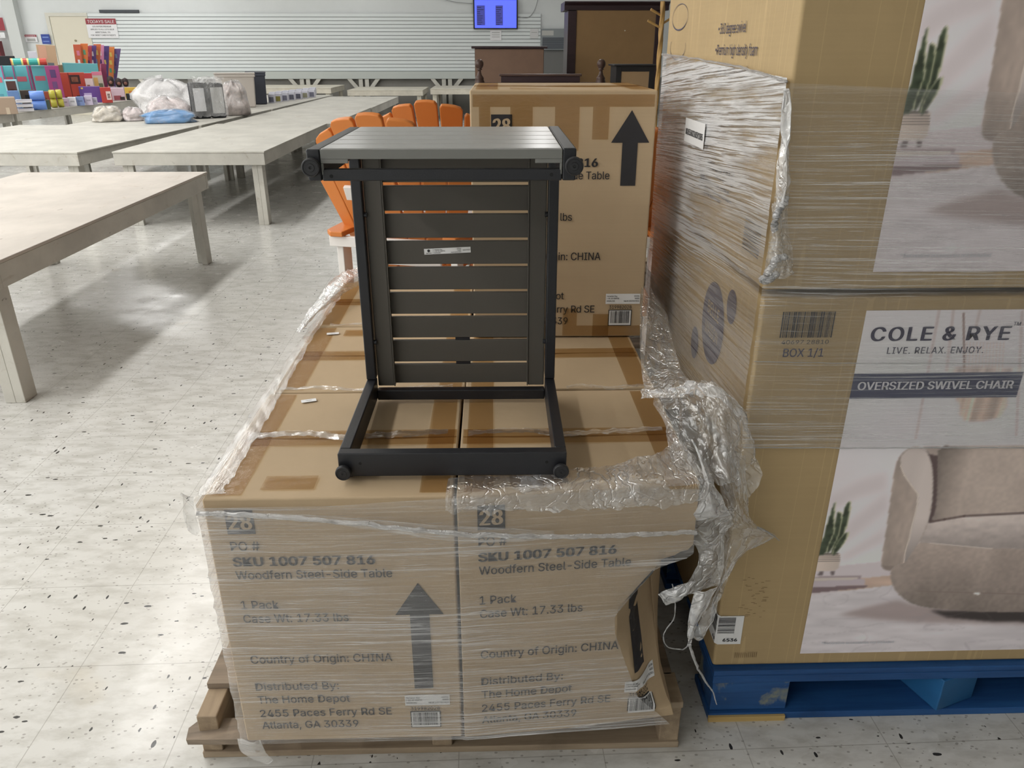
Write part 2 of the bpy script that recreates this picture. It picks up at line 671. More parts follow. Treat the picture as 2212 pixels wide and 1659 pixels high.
BLUEWW = m_wood('worn_blue_wood', (22, 64, 116), (44, 96, 156), 0, 0.6, worn=(150, 150, 120))
RAWW = m_wood('raw_yellow_wood', (178, 146, 88), (206, 178, 118), 0)
DARKW = mat('espresso_wood', (52, 34, 38), 0.4, 0.5, var=0.2, vscale=4, stretch=(1, 1, 6))
BROWNW = mat('walnut_wood', (78, 56, 48), 0.4, 0.5, var=0.2, vscale=4)
HARDB = mat('tan_hardboard', (150, 118, 78), 0.6, var=0.05)
HARDB2 = mat('brown_hardboard', (132, 104, 86), 0.6, var=0.05)
WALLW = mat('white_wall_paint', (222, 226, 226), 0.6, var=0.03, vscale=1.5)
WALLG = mat('grey_wall_paint', (142, 140, 134), 0.6, var=0.05, vscale=2)
SLATW = mat('white_slat_board', (226, 232, 232), 0.45)
CREAM = mat('cream_door_paint', (222, 216, 198), 0.5)

# ------------------------------------------------------------------ room shell
XL, XR, YF, YB = -19.0, 4.6, -6.0, 19.0
struct(MB().box(XL, XR, YF, YB, -0.1, 0.0).build('floor', m_floor()))
struct(MB().box(XL, XR, YF, YB, CEIL, CEIL + 0.1).build('ceiling', mat('ceiling_white', (232, 232, 228), 0.8)))
wb = MB()
wb.box(XL, XR, YB, YB + 0.15, 0.0, 0.80, 1)
wb.box(XL, XR, YB, YB + 0.15, 0.80, CEIL, 0)
struct(wb.build('wall_back', [WALLW, WALLG]))
struct(MB().box(XL - 0.15, XL, YF, YB, 0, CEIL).build('wall_left', WALLW))
struct(MB().box(XR, XR + 0.15, YF, YB, 0, CEIL).build('wall_right', mat('right_wall_paint', (150, 146, 138), 0.7)))
struct(MB().box(XL, XR, YF - 0.15, YF, 0, CEIL).build('wall_front', WALLW))
struct(MB().box(-10.62, -10.36, 18.8, YB, 0, CEIL).build('column_left', mat('column_paint', (206, 210, 208), 0.6)))
# slatted display board: 16 strips with dark grooves between
sl = MB()
sl.box(-8.88, 1.14, 18.965, 18.985, 0.93, 2.12, 1)
SP = 1.19 / 16
for k in range(16):
    z0 = 0.93 + k * SP
    sl.box(-8.88, 1.14, 18.945, 18.966, z0 + 0.011, z0 + SP, 0)
struct(sl.build('trim_1', [SLATW, mat('slat_groove', (128, 130, 130), 0.7)]), 'white slatted display board along the back wall')
struct(MB().box(-8.9, 1.14, 18.86, 18.99, 0.775, 0.93).build('trim_2', mat('ledge_paint', (196, 202, 198), 0.5)), 'pale ledge board under the slatted wall')
for k, bx in enumerate((-7.62, -4.24, -2.9, -1.0, -5.9)):
    b = MB()
    for dx in (-0.07, 0.07):
        b.box(bx + dx - 0.045, bx + dx + 0.045, 18.88, 18.95, 0.15, 0.775)
    for sg in (-1, 1):
        M = Matrix.Translation((bx + sg * 0.07, 18.9, 0.47)) @ Matrix.Rotation(R(40) * sg, 4, 'Y')
        b.box(-0.04, 0.04, -0.03, 0.03, 0.0, 0.42, 0, M)
    struct(b.build('trim_%d' % (3 + k), PAINT2), 'white braced post under the back ledge')
struct(MB().box(1.145, 2.6, 18.95, 18.999, 0, 1.375).build('trim_21', mat('dull_grey_panel', (112, 112, 110), 0.6)), 'grey lower wall panel right of the slatted wall')
# door
dr = MB().box(-9.72, -8.90, 18.95, 18.99, 0, 2.06).build('door_1', CREAM, bevel=0.004)
struct(dr)
fr = MB().box(-9.80, -9.722, 18.935, 18.999, 0, 2.06).box(-8.898, -8.885, 18.935, 18.999, 0, 2.06).box(-9.80, -8.885, 18.935, 18.999, 2.0601, 2.13)
fr.build('door_frame', mat('door_frame_paint', (214, 212, 200), 0.5), dr)
MB().lathe([(0.0, 0), (0.022, 0.0), (0.022, 0.02), (0.0, 0.022)], 10, 0, Matrix.Translation((-9.25, 18.95, 1.57)) @ Matrix.Rotation(R(90), 4, 'X')).build('peephole', mat('dull_brass', (150, 140, 110), 0.4), dr)
struct(MB().box(-8.60, -7.75, 18.93, 18.99, 2.13, 2.19).build('trim_20', mat('dark_gap', (70, 74, 80), 0.6)), 'dark strip standing in for a gap above the slatted wall')  # solid strip, its dark colour standing in for the gap's shade

# ------------------------------------------------------------------ pallets
def pallet(name, label, x0, x1, y0, y1, wood, wood2, bottom_front=True, broken=False):
    t = thing(name, label, 'pallet', ((x0 + x1) / 2, y0, 0))
    W, D = x1 - x0, y1 - y0
    hw = W / 2
    for sx in (-hw + 0.022, 0.0, hw - 0.022):
        b = MB().box(sx - 0.021, sx + 0.021, 0.004, D, 0.016, 0.112)
        b.build('stringer', wood2, t, bevel=0.003)
    for k in range(3):
        yy = 0.0 + k * (D - 0.1) / 2
        MB().box(-hw, hw, yy, yy + 0.095, 0.0, 0.016).build('bottom_board', wood, t, bevel=0.002)
    n = 8
    for k in range(n):
        yy = k * (D - 0.09) / (n - 1)
        if broken and k == 0:
            M = Matrix.Translation((-hw + 0.05, 0.0, 0.064)) @ Matrix.Rotation(R(-6), 4, 'Z') @ Matrix.Rotation(R(-7), 4, 'Y')
            b = MB()
            pl = [(-0.075, 0.008), (-0.066, -0.022), (0.10, -0.026), (0.145, -0.01), (0.13, 0.012), (0.15, 0.03), (0.05, 0.032), (-0.06, 0.03)]
            b.prism(pl, lambda a, c, d: M @ Vector((a, c, d)), 0.014)
            b.build('broken_board', GREYW, t, label='split grey end of a deck board poking out sideways')
            MB().box(-0.2, hw, yy, yy + 0.085, 0.112, 0.128).build('deck_board', wood, t, bevel=0.002)
            continue
        if broken and k == 1:
            yy = 0.078
        MB().box(-hw + (0.0 if k % 2 else 0.004), hw - (0.006 if k % 3 else 0.0), yy, yy + (0.105 if k in (1, n - 1) else 0.085), 0.112, 0.128).build('deck_board', GREYW if k in (1, 4) else wood, t, bevel=0.002)
    return t


pallet('wooden_pallet', 'weathered brown wooden pallet with a split board, under the side table cartons', -0.617, 0.385, 1.172, 2.40, PINE, PINEY, broken=True)


# ------------------------------------------------------------------ side table cartons
CW, CD, CH = 0.418, 0.428, 0.55
TOPZ = 0.128 + CH          # 0.678


def body_mesh(W, D, H, n=12, deform=None, seed=0.0, bulge=0.004):
    mb = MB()
    idx = {}

    def vid(i, j, k):
        key = (i, j, k)
        if key not in idx:
            p = Vector((W * i / n, D * j / n, H * k / n))
            c = Vector((W / 2, D / 2, H / 2))
            q = Vector(p)
            for ax, L in ((0, W), (1, D), (2, H)):
                o1, o2 = [a for a in (0, 1, 2) if a != ax]
                e = math.sin(math.pi * (p[o1] / (W, D, H)[o1])) * math.sin(math.pi * (p[o2] / (W, D, H)[o2]))
                if ax != 2 or True:
                    sgn = -1 if p[ax] < 1e-6 else (1 if p[ax] > L - 1e-6 else 0)
                    nz = fbm(p.x * 4 + seed, p.y * 4, p.z * 4, 2)
                    q[ax] -= sgn * e * bulge * abs(0.3 + nz) * (0.5 if ax != 2 else 0.8)
            idx[key] = len(mb.v)
            mb.v.append(tuple(deform(q) if deform else q))
        return idx[key]

    rng = range(n)
    for a in rng:
        for b in rng:
            for f in (((a, b, 0), (a, b + 1, 0), (a + 1, b + 1, 0), (a + 1, b, 0)),
                      ((a, b, n), (a + 1, b, n), (a + 1, b + 1, n), (a, b + 1, n)),
                      ((a, 0, b), (a + 1, 0, b), (a + 1, 0, b + 1), (a, 0, b + 1)),
                      ((a, n, b), (a, n, b + 1), (a + 1, n, b + 1), (a + 1, n, b)),
                      ((0, a, b), (0, a, b + 1), (0, a + 1, b + 1), (0, a + 1, b)),
                      ((n, a, b), (n, a + 1, b), (n, a + 1, b + 1), (n, a, b + 1))):
                mb.f.append([vid(*q) for q in f])
                mb.mi.append(0)
    return mb


def carton_print(t, deform=None, eps=0.0012, dx=0.0, arrow=0.0):
    """black print on the front face of a carton: badge, lines of text, arrow, sticker and barcode"""
    fn = (lambda p: deform(p) + Vector((0, 0, 0))) if deform else None
    o = lambda x, z, e=eps: Vector((x + dx, -e, z))
    b = MB()
    b.quad(o(0.034, 0.481), X, Z, 0.047, 0.048, 0, 4, 4, fn)
    bd_ = b.build('printed_badge', INK, t, label='black printed square')
    MB().text('28', o(0.039, 0.491, eps + 0.0008), X, Z, 0.029, 0.037, 0, 0.034, fn).build('badge_number', CARD, bd_, label='tan number 28')
    for s, z, h, w, bd in (('PO #', 0.447, 0.0185, 0.049, 0.012), ('SKU 1007 507 816', 0.415, 0.0185, 0.242, 0.038),
                           ('Woodfern Steel-Side Table', 0.387, 0.0175, 0.271, 0.014), ('1 Pack', 0.322, 0.018, 0.066, 0.012),
                           ('Case Wt: 17.33 lbs', 0.2915, 0.018, 0.187, 0.014), ('Country of Origin: CHINA', 0.1965, 0.0185, 0.259, 0.014),
                           ('Distributed By:', 0.131, 0.018, 0.155, 0.014), ('The Home Depot', 0.0985, 0.018, 0.173, 0.014),
                           ('2455 Paces Ferry Rd SE', 0.064, 0.018, 0.25, 0.014), ('Atlanta, GA 30339', 0.0335, 0.018, 0.184, 0.014)):
        MB().text(s, o(0.035, z), X, Z, h, w, 0, bd, fn).build('printed_line', INK, t)
    b = MB()
    nst = 30
    for z0, z1, wf in ((0.128 + arrow * 0.48, 0.303, lambda z: (0.332, 0.367)), (0.303, 0.373, lambda z: (0.3495 - 0.0435 * (0.373 - z) / 0.07, 0.3495 + 0.0435 * (0.373 - z) / 0.07))):
        m = 12
        rows = []
        for i in range(m + 1):
            z = z0 + (z1 - z0) * i / m
            a, c = wf(z)
            z += arrow
            rows.append([(deform(o(a + (c - a) * k / 8, z)) if deform else o(a + (c - a) * k / 8, z)) for k in range(9)])
        b.grid(rows)
    b.build('printed_arrow', INK, t, label='black printed arrow pointing up')
    b = MB()
    b.quad(o(0.312, 0.086, eps + 0.0004), X, Z, 0.085, 0.026, 0, 10, 3, fn)
    st_ = b.build('sticker', STICK, t, label='white product sticker')
    b = MB()
    for s, x, z, w, al in (('Hampton Bay', 0.3145, 0.1045, 0.026, 'LEFT'), ('1-855-HD-HAMPTON', 0.3145, 0.0985, 0.03, 'LEFT'), ('MAINLINE', 0.3145, 0.092, 0.02, 'LEFT'),
                           ('2007396', 0.3945, 0.1045, 0.013, 'RIGHT'), ('942823', 0.3945, 0.0985, 0.011, 'RIGHT'), ('SKU# 1007507816', 0.3945, 0.092, 0.038, 'RIGHT')):
        b.text(s, o(x, z, eps + 0.0012), X, Z, 0.0034, w, 0, 0.01, fn, al)
    b.build('fine_print', INK, st_)
    b = MB()
    b.text('319982028', o(0.322, 0.0735), X, Z, 0.0085, 0.055, 0, 0.012, fn)
    b.quad(o(0.3205, 0.029), X, Z, 0.058, 0.042, 0, 8, 6, fn)
    b.quad(o(0.3225, 0.031, eps + 0.0006), X, Z, 0.054, 0.038, 1, 8, 6, fn)
    rnd = random.Random(5)
    x = 0.3255
    while x < 0.372:
        w = rnd.choice((0.0006, 0.0006, 0.0011, 0.0016))
        b.quad(o(x, 0.036, eps + 0.0012), X, Z, w, 0.032, 0, 1, 5, fn)
        x += w + rnd.choice((0.0006, 0.001, 0.0015))
    b.build('barcode', [INK, STICK], t, label='boxed black and white barcode under a number')


def tape(t, x0, y0, w, d, z, rz=0.0, seed=0):
    """flat strip of packing tape on a carton top"""
    vs = []
    b = MB()
    nu, nv = max(2, int(w / 0.02)), max(2, int(d / 0.02))
    rows = []
    for j in range(nv + 1):
        rows.append([Vector((x0 + w * i / nu, y0 + d * j / nv, z + 0.0012 + 0.0006 * fbm(i * 0.7 + seed, j * 0.7, 1.0, 2))) for i in range(nu + 1)])
    b.grid(rows)
    b.build('packing_tape', TAPE, t, smooth=True)


def carton(label, loc, rz=0.0, deform=None, front=False, seed=0.0, tabs=True, group='tan side table cartons', H=None, dx=0.0, arrow=0.0):
    CH = H or 0.55
    t = thing('cardboard_carton', label, 'box', loc, rz, group)
    mb = body_mesh(CW, CD, CH, 26 if deform else 12, deform, seed)
    mb.build('carton_body', CARD, t, bevel=0.004)
    # flap seam across the middle of the lid
    MB().box(0.004, CW - 0.004, CD / 2 - 0.0012, CD / 2 + 0.0012, CH - 0.004, CH + 0.0006).build('flap_seam', FLAP, t)
    if front:
        carton_print(t, deform, 0.0012, dx, arrow)
    if tabs:
        z = CH
        tape(t, 0.004, CD / 2 - 0.03, CW - 0.008, 0.06, z, seed=seed)
        tape(t, 0.012, 0.01, 0.05, CD - 0.02, z + 0.0004, seed=seed + 3)
        tape(t, CW - 0.058, 0.01, 0.05, CD - 0.02, z + 0.0004, seed=seed + 7)
        tape(t, 0.09, 0.025 if front else CD - 0.075, 0.09, 0.045, z + 0.0008, seed=seed + 9)
    return t


CR_Z = [(0.0, 0.418), (0.03, 0.392), (0.08, 0.345), (0.16, 0.318), (0.245, 0.290), (0.285, 0.288), (0.385, 0.358), (0.405, 0.418), (0.60, 0.43)]


def xcrease(z):
    for (a, xa), (b, xb) in zip(CR_Z, CR_Z[1:]):
        if a <= z <= b:
            return xa + (xb - xa) * (z - a) / (b - a)
    return 0.43


def crushed(p):
    """front right carton: lower right corner punched in"""
    q = Vector(p)
    q.y += p.x * math.tan(R(4.2)) * max(0.0, 1 - max(p.y, 0) / CD)
    z = min(max(p.z, 0), CH)
    D = CW - xcrease(z)
    if D > 0:
        depth = D * (1.05 if z > 0.2 else 0.45 + 0.6 * z / 0.2)
        if p.x > xcrease(z) and p.y < 0.02:
            q.y += depth * (p.x - xcrease(z)) / D
            q.x -= 0.32 * (p.x - xcrease(z))
        elif p.x > CW - 0.02 and p.y < 0.22:
            k = 1 - p.y / 0.22
            q.y += depth * k
            q.x -= 0.32 * D * k
        if p.x > xcrease(z) and p.y < 0.02:
            q.y += 0.010 * fbm(p.x * 22, 0.0, p.z * 16, 2)
    # bottom edge crushed up a little at the right
    if p.z < 0.03 and p.x > 0.2 and p.y < 0.1:
        q.z += 0.012 * (p.x - 0.2) / 0.2
    return q


X0 = -0.487
PZ = 0.128
carton('tan carton at the front left of the wooden pallet with an intact printed front', (X0, 1.098, PZ), 0, None, True, 1.0)
carton('tan carton at the front right of the wooden pallet with a caved-in lower corner', (-0.064, 1.097, PZ), 0, crushed, True, 2.0)
carton('tan carton right behind the front left carton, tiny white sticker near its middle', (X0 + 0.006, 1.532, PZ), 0, None, False, 3.0)
carton('tan carton in the middle row under the upright back of the dark side table', (-0.062, 1.536, PZ), 0, None, False, 4.0)
carton('tan carton at the back left of the pallet beside the bunched film edge', (X0 + 0.007, 1.966, PZ), 0, None, False, 5.0)
carton('tan carton at the back right of the pallet, beneath the upper standing carton', (-0.055, 1.972, PZ), 0, None, False, 6.0)
tc = carton('tan carton standing on top of the lower cartons behind the dark side table', (-0.048, 1.862, TOPZ + 0.003), R(-0.6), None, True, 7.0, H=0.580, dx=0.013, arrow=0.165)
tc.scale = (1.03, 1.0, 1.03)
# tape hanging over the front of the upper carton
for (px0, px1, z0, z1) in ((0.006, 0.412, 0.545, 0.571), (0.02, 0.045, 0.48, 0.545), (0.09, 0.14, 0.475, 0.545), (0.19, 0.245, 0.45, 0.545), (0.275, 0.312, 0.475, 0.545),
                           (0.255, 0.415, 0.004, 0.03), (0.22, 0.255, 0.004, 0.075), (0.295, 0.335, 0.0, 0.06), (0.02, 0.2, 0.004, 0.03)):
    b = MB()
    nx = 8
    rows = [[Vector((px0 + (px1 - px0) * i / nx, -0.0018 - 0.0006 * fbm(i * 0.8, j * 0.8, px0 * 9, 2), z0 + (z1 - z0) * j / 4)) for i in range(nx + 1)] for j in range(5)]
    b.grid(rows)
    b.build('packing_tape', TAPE, tc, smooth=True)

# small white stickers lying on the carton lids
for px, py, ang, lab, txt in ((667, 866, 18, 'small white paper tag lying on the front left carton lid', '75321'),
                              (719, 721, 10, 'small white paper tag lying on the carton behind the front left one', '75322')):
    p = atz(px, py, TOPZ + 0.002)
    b = MB().box(-0.0155, 0.0155, -0.007, 0.007, 0, 0.0006)
    b.text(txt, (-0.006, -0.0018, 0.0009), X, Y, 0.0034, 0.012, 1, 0.0)
    tag(b.build('paper_tag', [STICK, INK], None, loc=(p.x, p.y, TOPZ + 0.0025), rot=(0, 0, R(ang))), lab, 'sticker')

# ------------------------------------------------------------------ dark slatted side table lying on its side
stz = TOPZ + 0.004
st = thing('side_table', 'black and grey slatted metal side table tipped on its side on the cartons', 'table', (-0.268, 1.152, stz), R(-0.6))
SW, SD, SH = 0.392, 0.335, 0.548
fz = 0.004
# lower leg frame: a loop of flat tube lying on the cartons
b = MB().box(0, SW, 0, 0.02, fz, fz + 0.045)
b.build('front_rail', BLACKM, st, bevel=0.0025)
for nm, x0 in (('leg', 0.0), ('leg', SW - 0.02)):
    MB().box(x0, x0 + 0.02, 0.0205, SD - 0.0005, fz, fz + 0.045).build(nm, BLACKM, st, bevel=0.0025)
MB().box(0.0205, SW - 0.0205, SD - 0.02, SD, fz, fz + 0.022).build('back_rail', BLACKM, st, bevel=0.002)
# upright table top seen from below
for x0 in (0.0, SW - 0.02):
    MB().box(x0, x0 + 0.02, SD - 0.018, SD + 0.02, fz + 0.0455, SH - 0.046).build('side_rail', BLACKM, st, bevel=0.0025)
for x0, w in ((0.0215, 0.034), (SW - 0.0555, 0.034)):
    b = MB().box(x0, x0 + w, SD - 0.004, SD + 0.008, fz + 0.026, SH - 0.03)
    b.build('batten', GREYS, st, bevel=0.002)
    MB().box(x0 + (w if x0 < 0.2 else -0.002), x0 + (w + 0.002 if x0 < 0.2 else 0), SD - 0.006, SD + 0.008, fz + 0.026, SH - 0.03).build('batten_edge', GREYS, st)
zs = [0.5105, 0.498, 0.445, 0.391, 0.338, 0.2855, 0.233, 0.1815, 0.130, 0.0765, 0.028]
gap = 0.0062
for k in range(10):
    zt, zb = zs[k] - gap * 0.5, zs[k + 1] + gap * 0.5
    MB().box(0.030, SW - 0.030, SD + 0.0085, SD + 0.018, zb, zt).build('slat', GREYS, st, bevel=0.0015)
# little tabs in the gaps
for k in (8, 9):
    MB().box(0.186, 0.216, SD + 0.0095, SD + 0.017, zs[k] - 0.003, zs[k] + 0.003).build('spacer_tab', BLACKM, st)
# upper leg frame with the grey slatted panel on top
uz = SH - 0.045
for x0, nm in ((0.0, 'leg'), (SW - 0.02, 'leg')):
    MB().box(x0, x0 + 0.02, 0.0, SD + 0.02, uz, SH + (0 if x0 == 0 else 0.001)).build(nm, BLACKM, st, bevel=0.0025)
MB().box(0.0205, SW - 0.0205, 0.0, 0.012, uz, uz + 0.017).build('front_rail', BLACKM, st, bevel=0.002)
MB().box(0.0205, SW - 0.0205, SD - 0.018, SD, uz + 0.01, SH - 0.012).build('back_rail', BLACKM, st, bevel=0.002)
ys = [0.004, 0.064, 0.125, 0.19, 0.258, SD + 0.018]
for k in range(5):
    MB().box(0.0205 if k else 0.0205, SW - 0.0205, ys[k] + 0.0012, ys[k + 1] - 0.0012, SH - 0.010, SH + 0.0005).build('slat', GREYP, st, bevel=0.002, label='pale grey slat of the upper panel')
lip = MB().box(0.0205, SW - 0.0205, 0.0, 0.0035, SH - 0.014, SH - 0.0005)
lip.box(0.0205, 0.060, 0.0, 0.0035, SH - 0.020, SH - 0.014).box(SW - 0.060, SW - 0.0205, 0.0, 0.0035, SH - 0.020, SH - 0.014)
lip.box(0.0205, 0.024, 0.0, 0.0035, SH - 0.036, SH - 0.02).box(SW - 0.024, SW - 0.0205, 0.0, 0.0035, SH - 0.036, SH - 0.02)
lip.build('panel_lip', mat('grey_lip', (120, 120, 116), 0.4), st, bevel=0.0008)
# rubber feet facing the viewer
for fx, fz_ in ((0.010, 0.018), (SW - 0.010, 0.018), (0.008, uz + 0.021), (SW - 0.004, uz + 0.022)):
    M = Matrix.Translation((fx, 0.0, fz_)) @ Matrix.Rotation(R(90), 4, 'X')
    MB().lathe([(0.006, 0.0), (0.0065, 0.006), (0.0125, 0.006), (0.0135, 0.008), (0.0135, 0.013), (0.0125, 0.015), (0.011, 0.0153), (0.0105, 0.0143), (0.006, 0.0143), (0.0055, 0.0151), (0.0022, 0.0151), (0.0018, 0.0138), (0.0, 0.0138)], 28, 0, M, closed=False).build('foot', RUBBER, st, smooth=False, label='round black rubber foot')
for fx in (0.012, SW - 0.012):
    MB().lathe([(0.011, 0.0), (0.012, 0.001), (0.012, 0.007), (0.009, 0.008)], 18, 0, Matrix.Translation((fx, 0.02, -0.0028))).build('glide_pad', RUBBER, st)
for fx, hz in ((0.038, 0.03), (SW - 0.034, 0.03), (0.034, uz + 0.007), (SW - 0.036, uz + 0.0085)):
    M = Matrix.Translation((fx, 0.0005, hz)) @ Matrix.Rotation(R(90), 4, 'X')
    MB().lathe([(0.0, 0.0), (0.0028, 0.0), (0.0028, 0.0008), (0.0, 0.0009)], 12, 0, M).build('screw_hole', mat('hole_black', (8, 8, 9), 0.8), st)
for hz in (0.13, 0.39):
    for fx in (0.0225, SW - 0.0225):
        M = Matrix.Translation((fx, SD - 0.009, hz)) @ Matrix.Rotation(R(90), 4, 'Y')
        MB().lathe([(0.0, -0.003), (0.005, -0.003), (0.005, 0.003), (0.0, 0.003)], 10, 0, M).build('screw', BLACKM, st)
# the maker's sticker on the fourth slat
b = MB()
b.quad((0.0, 0, 0), X, Z, 0.092, 0.0115, 0)
sk = b.build('sticker', STICK, st, loc=(0.13, SD + 0.0078, 0.308), rot=(0, R(-2.6), 0), label='white printed sticker')
b = MB()
b.quad((0.0176, -0.0002, 0.0), X, Z, 0.0003, 0.0115, 1)
b.lathe([(0.0, 0.0), (0.0028, 0.0), (0.0028, 0.0003), (0, 0.0003)], 14, 1, Matrix.Translation((0.009, -0.0002, 0.0073)) @ Matrix.Rotation(R(90), 4, 'X'))
for s, x, z, w, al in (('HAMPTON BAY', 0.009, 0.0016, 0.012, 'CENTER'), ('Hampton Bay', 0.020, 0.008, 0.016, 'LEFT'), ('1-855-HD-HAMPTON', 0.020, 0.0048, 0.021, 'LEFT'), ('MAINLINE', 0.020, 0.0015, 0.012, 'LEFT'),
                       ('2007396', 0.073, 0.008, 0.008, 'RIGHT'), ('942823', 0.073, 0.0048, 0.007, 'RIGHT'), ('SKU# 1007507816', 0.073, 0.0015, 0.02, 'RIGHT'), ('58207003', 0.0905, 0.0048, 0.014, 'RIGHT')):
    b.text(s, (x, -0.0004, z), X, Z, 0.0019, w, 1, 0.01, None, al)
b.mi = [0] * len(b.f)
b.build('fine_print', INK, sk)

# ------------------------------------------------------------------ right stack: blue pallet and two big chair cartons
bp = thing('wooden_pallet', 'blue painted wooden pallet under the big chair cartons', 'pallet', (0.466, 1.243, 0))
PW, PD = 1.16, 1.02
for k, (y0, y1) in enumerate(((0.0, 0.12), (0.45, 0.57), (0.90, 1.02))):
    MB().box(0, PW, y0, y1, 0.0, 0.018).build('bottom_board', BLUEW, bp, bevel=0.002)
    MB().box(0, PW, y0, y1, 0.106, 0.126).build('top_runner', BLUEW, bp, bevel=0.002)
for k in range(3):
    x0 = (0, 0.45, 0.98)[k]
    for y0 in (0.004, 0.46, 0.9):
        M = Matrix.Translation((x0 + 0.09, y0 + 0.055, 0.0)) @ Matrix.Rotation(R(20) if (k == 1 and y0 < 0.1) else 0, 4, 'Z')
        w = 0.085 if k != 1 else 0.055
        MB().box(-w, w, -0.05, 0.05, 0.0185, 0.1055, 0, M).build('block', BLUEWW if k == 0 else mat('teal_painted_block', (30, 92, 142), 0.6, var=0.2), bp, bevel=0.003)
for k in range(7):
    y0 = k * 0.155
    MB().box(0, PW, y0, y0 + 0.09, 0.1265, 0.14).build('deck_board', BLUEW, bp, bevel=0.002)
MB().box(0.0, 0.17, -0.006, 0.0005, 0.0, 0.014).build('raw_splinter', RAWW, bp, label='bare yellow wood at the lower edge')

BW, BD, BH = 1.10, 0.93, 0.828


def blur(m, k):
    for _ in range(k):
        m = (m + np.roll(m, 1, 0) + np.roll(m, -1, 0) + np.roll(m, 1, 1) + np.roll(m, -1, 1)) / 5
    return m


PX0, PZ0, PWD, PHT = 0.652, 0.172, 0.72, 0.772


def make_picture():
    """the printed product photograph: velvet tub chair, plant on books; vertex colours on a flat sheet"""
    step = 0.0021
    nx, nz = int(PWD / step), int(PHT / step)
    xs = np.linspace(0, PWD, nx)
    zs_ = np.linspace(0, PHT, nz)
    GX, GZ = np.meshgrid(xs, zs_)
    rng = np.random.default_rng(3)

    def Q(pts, ox=1720, oy=930, k=492 / 1632.0):
        out = []
        for a, c in pts:
            p = aty(ox + a * k, oy + c * k, 1.258)
            out.append((p.x - PX0, p.z - PZ0))
        return out

    def mask(poly, soft=1):
        m = np.zeros_like(GX, dtype=bool)
        n = len(poly)
        for i in range(n):
            (x1, y1), (x2, y2) = poly[i], poly[(i + 1) % n]
            if abs(y1 - y2) < 1e-9:
                continue
            c = ((y1 > GZ) != (y2 > GZ)) & (GX < (x2 - x1) * (GZ - y1) / (y2 - y1) + x1)
            m ^= c
        return blur(m.astype(float), soft)

    def smooth(pts, it=2):
        for _ in range(it):
            o = []
            for i in range(len(pts)):
                a, b_ = pts[i], pts[(i + 1) % len(pts)]
                o += [(0.75 * a[0] + 0.25 * b_[0], 0.75 * a[1] + 0.25 * b_[1]), (0.25 * a[0] + 0.75 * b_[0], 0.25 * a[1] + 0.75 * b_[1])]
            pts = o
        return pts

    def nfield(sx, sz, k=1):
        c = rng.random((max(2, int(nz / sz) + 2), max(2, int(nx / sx) + 2)))
        ix = np.linspace(0, c.shape[1] - 1.001, nx)
        iz = np.linspace(0, c.shape[0] - 1.001, nz)
        x0 = ix.astype(int)
        z0 = iz.astype(int)
        fx, fz2 = ix - x0, (iz - z0)[:, None]
        r0 = c[z0][:, x0] * (1 - fx) + c[z0][:, x0 + 1] * fx
        r1 = c[z0 + 1][:, x0] * (1 - fx) + c[z0 + 1][:, x0 + 1] * fx
        return r0 * (1 - fz2) + r1 * fz2 - 0.5

    img = np.zeros((nz, nx, 3))

    def lay(m, c):
        col = np.array(c, dtype=float)
        img[:] = img * (1 - m[..., None]) + (col if col.ndim == 3 else col[None, None, :]) * m[..., None]

    def toned(c, f):
        return np.clip(np.array(c)[None, None, :] * (1 + f[..., None]), 0, 255)

    img[:] = (212, 204, 208)
    img += (nfield(60, 60) * 10)[..., None]

    def line(p0, p1, w, c, a=1.0):
        (x1, z1), (x2, z2) = p0, p1
        d = math.hypot(x2 - x1, z2 - z1)
        t = np.clip(((GX - x1) * (x2 - x1) + (GZ - z1) * (z2 - z1)) / (d * d), 0, 1)
        dist = np.hypot(GX - x1 - t * (x2 - x1), GZ - z1 - t * (z2 - z1))
        lay(np.clip(1.4 - dist / w, 0, 1) * a, c)

    # soft window light bands on the wall
    for pl in ([(230, 480), (430, 370), (640, 300), (640, 420), (420, 480), (230, 590)], [(320, 700), (650, 440), (650, 560), (330, 820)], [(310, 900), (650, 700), (640, 780), (330, 940)]):
        lay(blur(mask(Q(pl)), 30) * 0.45, (188, 176, 178))
    # panel lines and pendant lamp above
    K2 = 392 / 2168.0
    q2 = lambda pts: Q(pts, 1820, 650, K2)
    for a, c in (((1150, 110), (870, 1640)), ((1640, 100), (1590, 300)), ((1320, 110), (1240, 820)), ((2140, 130), (2070, 1600))):
        P = q2([a, c])
        line(P[0], P[1], 0.0028, (176, 160, 158), 0.55)
    P = q2([(1440, 150), (1450, 860)])
    line(P[0], P[1], 0.002, (120, 96, 90), 0.8)
    lamp_m = mask(q2([(1330, 1130), (1960, 1130), (1960, 1250), (1880, 1390), (1640, 1440), (1450, 1430), (1390, 1350), (1400, 1250)]), 3)
    lay(lamp_m * 0.75, toned((196, 168, 150), nfield(3, 60) * 0.7))
    lamp_m = mask(q2([(1230, 800), (1700, 790), (2140, 800), (2150, 850), (1230, 850)]), 3)
    lay(lamp_m * 0.7, toned((206, 182, 172), nfield(4, 30) * 0.6))
    for a in range(1480, 1960, 40):
        P = q2([(a, 500), (a - 20, 850)])
        line(P[0], P[1], 0.0014, (196, 178, 170), 0.5)
    # skirting, floor
    lay(mask(Q([(0, 985), (310, 968), (640, 936), (1640, 930), (1640, 1200), (0, 1200)])), (200, 190, 194))
    lay(mask(Q([(300, 1060), (480, 1058), (690, 1035), (690, 1130), (300, 1150)])), toned((188, 164, 150), nfield(40, 8) * 0.2))
    fl = mask(Q([(0, 1190), (110, 1180), (500, 1128), (690, 1106), (1700, 1106), (2400, 1106), (2400, 1640), (-60, 1640)]))
    lay(fl, toned((202, 195, 199), nfield(60, 9) * 0.08 + nfield(16, 4) * 0.08))
